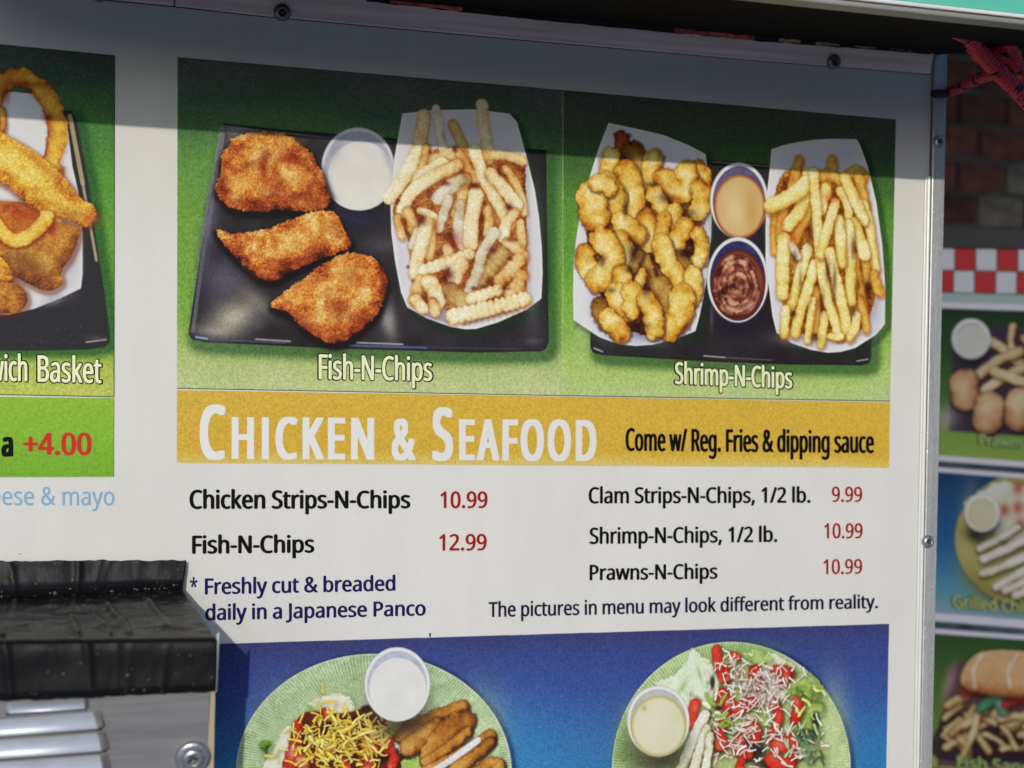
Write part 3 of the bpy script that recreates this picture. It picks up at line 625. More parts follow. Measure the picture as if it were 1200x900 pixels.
sh.flat([(345, 905), (338, 880), (345, 850), (360, 834), (400, 836), (440, 828), (470, 838), (498, 860), (510, 905)], (92, 38, 26), True, soft=4)
sh.cuts.append(('printed_salad', [(330, 912), (338, 880), (345, 846), (352, 834), (376, 818), (412, 818), (450, 829), (478, 842), (505, 872), (515, 912)]))
TOM = [(70, 14, 10), (140, 26, 18), (186, 42, 30), (206, 70, 52), (220, 140, 120)]
for p, wd in [([(350, 850), (346, 870)], 14), ([(344, 880), (340, 900)], 18), ([(352, 890), (358, 905)], 14), ([(448, 835), (456, 845)], 14), ([(435, 870), (430, 898)], 20), ([(452, 858), (456, 880)], 16), ([(398, 890), (405, 898)], 12), ([(462, 880), (460, 895)], 14), ([(416, 880), (420, 892)], 10), ([(380, 834), (384, 842)], 9)]:
    sh.stroke([p[0], ((p[0][0]+p[1][0])/2+1, (p[0][1]+p[1][1])/2), p[1]], wd, TOM, base=.6, tex=.4, rough=2, shadow=.5, shcol=(40, 12, 10))
for c, rx, ry in [((384, 855), 7, 7), ((395, 845), 7, 5), ((420, 842), 7, 5), ((450, 840), 9, 5), ((446, 888), 9, 7), ((415, 888), 7, 7), ((356, 862), 5, 6), ((472, 880), 8, 7), ((400, 872), 5, 4), ((430, 830), 8, 4), ((367, 870), 4, 5), ((455, 850), 5, 4)]:
    sh.glow(c, rx, ry, (40, 14, 18), .95, p=4)
leafbits(395, 858, 24, 16, 150, [(224, 190, 70), (216, 176, 52), (230, 204, 104), (220, 186, 64)], 2.5, 11)
leafbits(385, 885, 30, 12, 90, [(224, 190, 70), (216, 176, 52), (230, 206, 116)], 2.5, 11)
leafbits(440, 858, 14, 12, 34, [(224, 190, 80), (230, 204, 110)], 3, 14)
lettuce([(455, 848), (470, 850), (480, 862), (470, 866), (458, 858)], [(120, 140, 40), (170, 190, 80), (206, 214, 120)], .6)
lettuce([(462, 870), (475, 865), (488, 876), (490, 886), (472, 884)], [(120, 140, 110), (196, 204, 190), (220, 222, 216)], .7)
lettuce([(472, 905), (474, 890), (486, 884), (500, 894), (504, 908)], [(70, 120, 30), (140, 180, 70), (190, 206, 120)], .55)
CK = [(74, 34, 14), (120, 66, 24), (164, 100, 36), (190, 130, 52), (206, 156, 78)]
for p, wd in [([(470, 862), (500, 843), (542, 828)], 15), ([(480, 875), (500, 860), (512, 852)], 22), ([(506, 884), (524, 856), (544, 845)], 27), ([(500, 892), (530, 872), (548, 858)], 12)]:
    sh.stroke(p, wd, CK, base=.55, tex=.45, rough=2.5, shadow=.8, shcol=(40, 22, 20), cname='printed_chicken_strip')
sh.stroke([(500, 905), (540, 884), (574, 862)], 14, CK, base=.6, tex=.4, rough=2, shadow=.8, shcol=(40, 22, 20), cname='printed_chicken_strip')
sh.stroke([(505, 906), (535, 886), (560, 868)], 8, [(150, 140, 140), (206, 202, 204), (224, 222, 220)], base=.8, tex=.2, rough=1, shadow=0)
sh.stroke([(525, 908), (550, 890), (574, 870)], 14, CK, base=.55, tex=.45, rough=2, shadow=.8, shcol=(30, 16, 14), cname='printed_chicken_strip')
sh.stroke([(556, 908), (570, 896), (584, 896)], 15, CK, base=.55, tex=.45, rough=2, shadow=.8, shcol=(30, 16, 14), cname='printed_chicken_strip')
sh.glow((480, 850), 26, 8, (58, 30, 24), .75, -.3)
cup(465.5, 802, 38.5, 43.5, 466, 808, 33.5, 37, (178, 180, 194), (218, 215, 207), shadow=(60, 50, 40))
end('salad1')
begin()
plate(857, 901, 140, 149, (196, 210, 156), (130, 158, 88))
sh.glow((735, 870), 14, 34, (96, 128, 66), .6); sh.glow((975, 860), 18, 50, (196, 208, 150), .7); sh.glow((870, 762), 40, 8, (104, 146, 70), .5)
sh.flat([(790, 905), (785, 850), (800, 820), (830, 790), (850, 770), (900, 765), (940, 790), (955, 820), (965, 860), (960, 905)], (164, 178, 110), True, soft=6, alpha=.9)
sh.glow((775, 888), 34, 16, (56, 54, 40), .8)
sh.cuts.append(('printed_salad', [(785, 912), (775, 820), (800, 780), (812, 760), (850, 762), (900, 762), (940, 785), (962, 820), (968, 870), (962, 912)]))
lettuce([(768, 800), (790, 792), (803, 775), (812, 760), (822, 768), (838, 782), (842, 806), (832, 826), (812, 838), (792, 832), (778, 812)], [(120, 156, 70), (172, 194, 124), (204, 214, 174), (220, 224, 202)], .72)
for c, rx, ry, an in [((800, 805), 3, 9, .6), ((820, 790), 2, 10, -.3), ((812, 815), 8, 2, .4), ((795, 822), 6, 3, .2), ((830, 800), 3, 6, .5)]: sh.glow(c, rx, ry, (128, 168, 70), .6, an)
lettuce([(880, 775), (900, 765), (925, 775), (932, 790), (905, 796), (885, 792)], None, .7)
lettuce([(915, 800), (945, 795), (960, 815), (965, 835), (948, 838), (930, 820)], [(80, 120, 40), (150, 180, 80), (200, 210, 130)], .6)
lettuce([(930, 845), (950, 838), (958, 850), (945, 866), (928, 870)], [(60, 100, 30), (130, 166, 60), (180, 196, 100)], .55)
lettuce([(855, 845), (870, 838), (878, 852), (862, 862), (840, 856)], [(60, 100, 30), (130, 166, 60), (190, 206, 110)], .6)
lettuce([(880, 800), (905, 790), (925, 805), (910, 825), (885, 822)], None, .75); lettuce([(885, 835), (905, 828), (915, 845), (895, 855)], [(70, 110, 36), (130, 166, 70), (186, 200, 120)], .6); lettuce([(815, 850), (832, 842), (838, 862), (820, 872)], None, .7); lettuce([(870, 768), (888, 762), (905, 772), (890, 782)], [(90, 130, 50), (150, 180, 90), (200, 210, 150)], .6)
for c, rx, ry in [((885, 880), 16, 14), ((945, 862), 16, 7), ((842, 872), 8, 12), ((842, 830), 5, 3), ((956, 845), 5, 10), ((905, 895), 20, 6), ((835, 800), 3, 8)]: sh.glow(c, rx, ry, (36, 26, 24), .9, p=4)
TM = [(90, 12, 10), (160, 26, 16), (196, 40, 24), (210, 56, 36), (216, 100, 76)]
for p, wd in [([(840, 762), (842, 780), (849, 794)], 12), ([(856, 768), (861, 768), (864, 770)], 9), ([(853, 795), (851, 788), (852, 782)], 7), ([(884, 786), (884, 794), (890, 802)], 14), ([(908, 785), (918, 785), (926, 789)], 11), ([(922, 790), (920, 796), (916, 800)], 10), ([(845, 814), (850, 820), (856, 828)], 17), ([(862, 832), (874, 826), (882, 822)], 14), ([(815, 825), (811, 835), (812, 848)], 13),
              ([(850, 840), (842, 858), (845, 872)], 16), ([(880, 852), (886, 856), (884, 864)], 15), ([(936, 820), (935, 832), (932, 842)], 14), ([(908, 825), (912, 840), (905, 862)], 12), ([(868, 866), (864, 876), (876, 884)], 14), ([(912, 872), (925, 870), (932, 882)], 20), ([(905, 890), (915, 895), (925, 898)], 18), ([(870, 890), (866, 898), (870, 904)], 10)]:
    sh.stroke(p, wd, TM, base=.62, tex=.3, rough=1.6, shadow=.5, shcol=(50, 16, 12))
leafbits(890, 806, 24, 16, 150, [(224, 208, 198), (220, 190, 180), (226, 218, 204), (214, 196, 190)], 1.7, 9)
leafbits(868, 862, 20, 18, 80, [(224, 208, 198), (220, 186, 178), (226, 218, 204)], 1.7, 12)
leafbits(858, 780, 10, 10, 30, [(224, 208, 198), (226, 216, 190)], 1.7, 9)
leafbits(925, 870, 22, 14, 50, [(216, 206, 200), (200, 212, 190), (226, 218, 204)], 2.2, 10)
leafbits(950, 872, 10, 16, 26, [(96, 128, 84), (150, 176, 132), (60, 90, 60)], 3, 12)
leafbits(945, 818, 10, 12, 24, [(120, 150, 60), (190, 204, 120), (88, 120, 50)], 3.5, 10)
leafbits(840, 838, 8, 12, 16, [(130, 160, 70), (206, 212, 170)], 4, 9)
for p, wd in [([(797, 905), (810, 872), (826, 838)], 13), ([(812, 905), (820, 880), (828, 855)], 12), ([(826, 905), (830, 880), (832, 862)], 10)]:
    sh.stroke(p, wd, [(110, 84, 40), (176, 156, 100), (206, 200, 162), (220, 216, 192), (224, 222, 206)], base=.68, tex=.5, rough=1.6, shadow=.7, shcol=(50, 44, 28), cname='printed_chicken_strip')
cup(771.5, 845, 36.5, 41.5, 772, 851, 32, 35, (176, 176, 174), (212, 206, 172), (178, 160, 84), shadow=(50, 50, 34))
sh.glow((755, 830), 3, 3.5, (150, 130, 50), .6); sh.glow((768, 850), 22, 26, (218, 214, 192), .6)
end('salad2')
# print borders
line(QL[1], QL[2], 1.4, (28, 28, 28)); line(QL[3], QL[2], 1.4, (30, 36, 20)); line(QF[3], (659, 464), 1.3, (30, 30, 22)); line((659, 464), QS[2], 1.5, (26, 26, 20)); line(QM[1], QM[2], .9, (60, 64, 40), .8)
line(QF[0], QF[1], .9, (60, 66, 58), .8); line(QF[1], QS[1], .9, (60, 66, 58), .8); line(QL[0], QL[1], .9, (40, 46, 40), .9)
img_px = sh.finish()

def to_image(name, px):
    h, w_, _ = px.shape
    im = bpy.data.images.new(name, w_, h, alpha=False, float_buffer=False)
    a = np.ones((h, w_, 4), np.float32)
    v = lin(px)*GAIN; v = np.clip(v, 0, 1)
    a[..., :3] = np.where(v <= .0031308, v*12.92, 1.055*np.power(np.maximum(v, 1e-9), 1/2.4)-.055)   # stored as sRGB bytes
    im.pixels.foreach_set(a[::-1].ravel()); im.update(); im.pack()
    return im
def print_mat(name, im, rough=.55):
    m = bpy.data.materials.new(name); m.use_nodes = True; n = m.node_tree.nodes; l = m.node_tree.links; p = n['Principled BSDF']
    t = n.new('ShaderNodeTexImage'); t.image = im; t.interpolation = 'Linear'; t.extension = 'EXTEND'
    l.new(t.outputs[0], p.inputs['Base Color']); p.inputs['Roughness'].default_value = rough; p.inputs['Specular IOR Level'].default_value = .08
    tc = n.new('ShaderNodeTexCoord'); nz = n.new('ShaderNodeTexNoise'); nz.inputs['Scale'].default_value = 900; nz.inputs['Detail'].default_value = 4
    l.new(tc.outputs['Object'], nz.inputs['Vector']); bp = n.new('ShaderNodeBump'); bp.inputs['Strength'].default_value = .25; bp.inputs['Distance'].default_value = .0003
    l.new(nz.outputs[0], bp.inputs['Height']); l.new(bp.outputs[0], p.inputs['Normal'])
    return m
M_PRINT = print_mat('printed_vinyl', to_image('menu_print', img_px))
def sheet_uv(pts): q = sh.t(pts); return [(a/sh.w, 1-b/sh.h) for a, b in q]
def sheet_obj(name, pts, out, parent, label=None, uvf=sheet_uv, mp=None, material=None):
    mp = mp or W
    return mesh_obj(name, [mp(a, b, out) for a, b in pts], [tuple(range(len(pts)))[::-1]], material or M_PRINT, parent, label=label, uv=uvf(pts))
def clip_quad(poly, quad):
    """Sutherland-Hodgman clip so that no cut-out leaves its picture"""
    out = [tuple(p) for p in poly]; n = len(quad)
    for i in range(n):
        a, b = quad[i], quad[(i+1) % n]; src = out; out = []
        if not src: break
        f = lambda p: (b[0]-a[0])*(p[1]-a[1])-(b[1]-a[1])*(p[0]-a[0])
        for k in range(len(src)):
            p, q = src[k], src[(k+1) % len(src)]; fp, fq = f(p), f(q)
            if fp >= 0: out.append(p)
            if (fp >= 0) != (fq >= 0):
                t = fp/(fp-fq); out.append((p[0]+(q[0]-p[0])*t, p[1]+(q[1]-p[1])*t))
    return out

# ------------------------------------------------------------------ the menu board
M_WHITE = add_specks(mat('white_panel', A(212, 208, 200), .55, spec=.15, noise=[(9, (1, 1, 1), .03), (60, (1, 1, .25), .02), (250, (1, 1, 1), .012)], bump=(60, (1, 1, 1), .08, .001)), 115, .17, (.09, .075, .06, 1), .02)
M_RAIL = mat('rail_aluminium', (.88, .70, .62, 1), .5, .0, spec=.3, noise=[(60, (.05, 1, 1), .18), (300, (.03, 1, 1), .15)], bump=(500, (.03, 1, 1), .15, .0003))
add_specks(M_RAIL, 120, .10, (.03, .02, .02, 1), .01)
M_SIDE = mat('side_rail_aluminium', (.46, .45, .43, 1), .42, .45, noise=[(260, (1, 1, .05), .14), (600, (1, 1, .4), .10)], bump=(700, (1, 1, .3), .3, .0003))
add_specks(M_SIDE, 420, .28, (.8, .78, .72, 1), .03)
M_BEAD = mat('white_bead', A(226, 223, 214), .3, noise=[(50, (1, 1, 1), .03)])
M_DARKSCREW = mat('dark_screw_metal', (.22, .22, .23, 1), .35, .8, noise=[(900, (1, 1, 1), .3)])
M_SCREW = mat('zinc_screw_metal', (.42, .42, .43, 1), .32, .8, noise=[(900, (1, 1, 1), .3)])
M_RECESS = mat('screw_recess', (.015, .015, .015, 1), .6)
M_GAP = mat('dark_gap_and_shadow', (.012, .012, .014, 1), .8)

board = empty('menu_board', 'large white food menu board in aluminium rails with printed chicken and seafood pictures and prices', 'menu board', W(600, 450))
P0, P1 = B(-75, 450), B(1087, 450)
mb = MB(); bl = -75
c = [W(-75, -60, 0), W(1094, 62, 0), W(1076, 965, 0), W(-75, 965, 0)]
mb.prism(c, [p+Vector((0, .004, 0)) for p in c]); mb.obj('panel', M_WHITE, board)
def strip(top, bot, d0, d1, name, m, parent, bev=.0004, lean=0., **k):
    pts = list(top)+list(bot)[::-1]; nt_ = len(top)
    mb = MB(); f = [W(a, b, d0)+Vector((0, -lean*.001 if i_ < nt_ else 0, 0)) for i_, (a, b) in enumerate(pts)]; g = [W(a, b, d0)+Vector((0, (d0-d1)*.001, 0)) for a, b in pts]
    mb.prism(f, g); o = mb.obj(name, m, parent, **k)
    if bev: bevel(o, bev)
    return o
strip([(-75, -47), (60, -34), (203.6, -20.5)], [(-75, -21), (60, -8), (203.6, 6)], 3.2, .4, 'top_rail', M_RAIL, board, lean=3., label='left length of the top rail')
strip([(205.6, -20.3), (435, 1), (600, 19.5), (900, 48), (1091.5, 62.5)], [(205.6, 6.2), (300, 17), (600, 44.5), (900, 71), (1090.5, 86)], 3.2, .4, 'top_rail', M_RAIL, board, lean=3., label='long right length of the top rail')
o = strip([(1095.5, 59), (1110.5, 58)], [(1077.3, 965), (1091.2, 965)], 3.0, -22, 'side_rail', M_SIDE, board, .0006)
strip([(-75, -21), (60, -8), (204, 6), (300, 17), (600, 44.5), (900, 71), (1090.5, 86)], [(-75, -19), (60, -6), (204, 8), (300, 18.6), (600, 46), (900, 72.3), (1090.5, 87.2)], 1.2, .2, 'rail_shadow_line', M_GAP, board, 0)  # dark strip standing in for the rail's shadow on the panel
# dark slit between panel and side rail, and the white bead below the shade
strip([(1092.8, 84), (1094.8, 84)], [(1089.4, 212), (1091.4, 212)], .9, .2, 'gap_strip', M_GAP, board, 0)
strip([(1088.0, 206), (1091.2, 206)], [(1072.8, 965), (1076.6, 965)], 2.6, .3, 'edge_bead', M_BEAD, board, .0008)
strip([(1084.5, 206), (1087.5, 206)], [(1069.6, 965), (1072.4, 965)], 1.1, .3, 'edge_bead', M_BEAD, board, .0005)

def screw(px, py, r, out, parent, m, torx=True, washer=False, ax=(0, -1, 0), nm='screw', tilt=(0, 0), base=None):
    c0 = W(px, py, out) if base is None else base
    s_ = r*UM*(1-out*.00118); ax = Vector((tilt[0], -1, tilt[1])).normalized() if base is None else ax
    mb = MB(); h = s_*.55
    mb.lathe(c0, ax, [(s_*1.02, -.0005), (s_*1.02, h*.25), (s_*.97, h*.5), (s_*.86, h*.78), (s_*.70, h*.95), (s_*.52, h*1.0), (s_*.46, h*.98), (s_*.42, h*.55), (.0001, h*.5)])
    o = mb.obj(nm, m, parent, smooth=True)
    # recess: star of six (or a cross)
    u = Vector((1, 0, 0)); v = ax.cross(u).normalized(); u = v.cross(ax).normalized()
    k = 6 if torx else 4; pts = []
    for i in range(k*2):
        a = math.pi*i/k+.3; rr = s_*(.40 if i % 2 == 0 else (.24 if torx else .11)); pts.append(c0+ax*h*1.02+(u*math.cos(a)+v*math.sin(a))*rr)
    mb = MB(); mb.prism(pts, [p-ax*h*.35 for p in pts]); mb.obj('recess', M_RECESS, o)
    mb = MB(); mb.lathe(c0, ax, [(s_*.10, h*.6), (s_*.10, h*1.05), (s_*.04, h*1.12), (.00005, h*1.13)], 12); mb.obj('recess_pin', m, o, smooth=True)
    if washer:
        mb = MB(); mb.lathe(c0, ax, [(s_*1.45, -.0006), (s_*1.45, .0006), (s_*1.3, .0012), (s_*1.0, .0013)], 32); mb.obj('washer', m, o, smooth=True)
    return o
for px, py, r, m in [(330.5, 14.5, 9.5, M_DARKSCREW), (977, 72.5, 9, M_DARKSCREW), (117, -8, 9.5, M_DARKSCREW)]: screw(px, py, r, 4.6, board, m, tilt=(0, -.25))
screw(1100, 166, 8, 3.2, board, M_SCREW); screw(1087, 634.5, 8.2, 3.2, board, M_SCREW)

# pictures, each with the things printed in it
def picture(quad, key, label, out=.25):
    o = sheet_obj('photo_print', quad, out, board, label)
    k = 0
    for nm, poly in GROUPS.get(key, []):
        p = clip_quad([(a, min(b, 911.5)) for a, b in poly], quad)
        if len(p) < 3: continue
        k += 1; c_ = sheet_obj(nm, p, out+.02+.012*k, o)
    return o
pf = picture(QF, 'fish', 'printed picture of fish and chips on a black tray')
ps = picture(QS, 'shrimp', 'printed picture of shrimp and chips in paper boats')
pl_ = picture(QL, 'basket', 'printed picture of onion rings at the left edge')
QB1 = [QB[0], (652, 742.4), (650, 911.5), (120, 911.5)]; QB2 = [(652, 742.4), (1042, 731), (1038.5, 911.5), (650, 911.5)]
pb1 = picture(QB1, 'salad1', 'printed picture of a salad with cheese and chicken strips on blue')
pb2 = picture(QB2, 'salad2', 'printed picture of a salad with tomatoes on blue')
pg = sheet_obj('banner', QG, .25, board, 'gold banner under the two pictures')
pm = sheet_obj('banner', QM, .25, board, 'green banner under the basket picture')
M_NAVY = mat('navy_print', A(36, 44, 100), .5)
mesh_obj('registration_tick', [W(502.8, 741.8, .2), W(505.2, 741.8, .2), W(505, 746.6, .2), W(503, 746.6, .2)], [(3, 2, 1, 0)], M_NAVY, board)

# ------------------------------------------------------------------ lettering
_tc = {}
def text_mesh(s, bold=0., spacing=1.):
    key = (s, round(bold, 4), spacing)
    if key in _tc: return _tc[key]
    cu = bpy.data.curves.new('t', 'FONT'); cu.body = s; cu.offset = bold; cu.resolution_u = 4; cu.space_character = spacing
    o = bpy.data.objects.new('t', cu); C.objects.link(o)
    dg = bpy.context.evaluated_depsgraph_get(); dg.update()
    me = bpy.data.meshes.new_from_object(o.evaluated_get(dg))
    v = np.array([x.co[:2] for x in me.vertices]); f = [tuple(p.vertices) for p in me.polygons]
    bpy.data.objects.remove(o); bpy.data.curves.remove(cu); bpy.data.meshes.remove(me)
    _tc[key] = (v, f); return v, f
CAPH = text_mesh('H')[0][:, 1].max()
def lettering(s, x0, y0, x1, y1, cap0, cap1, m, parent, bold=0., out=.5, label=None, mp=None, spacing=1., frame=None):
    """baseline from (x0,y0) to (x1,y1) on the board, capitals cap0 .. cap1 high"""
    mp = mp or W
    ref = text_mesh(s, 0 if frame else bold, spacing)[0]; a, b = ref[:, 0].min(), ref[:, 0].max()
    v, f = text_mesh(s, bold, spacing)
    V = []
    for x, y in v:
        t = (x-a)/(b-a); cp = cap0+(cap1-cap0)*t
        V.append(mp(x0+(x1-x0)*t, y0+(y1-y0)*t-y/CAPH*cp, out))
    return mesh_obj('lettering', V, f, m, parent, label=label or s)
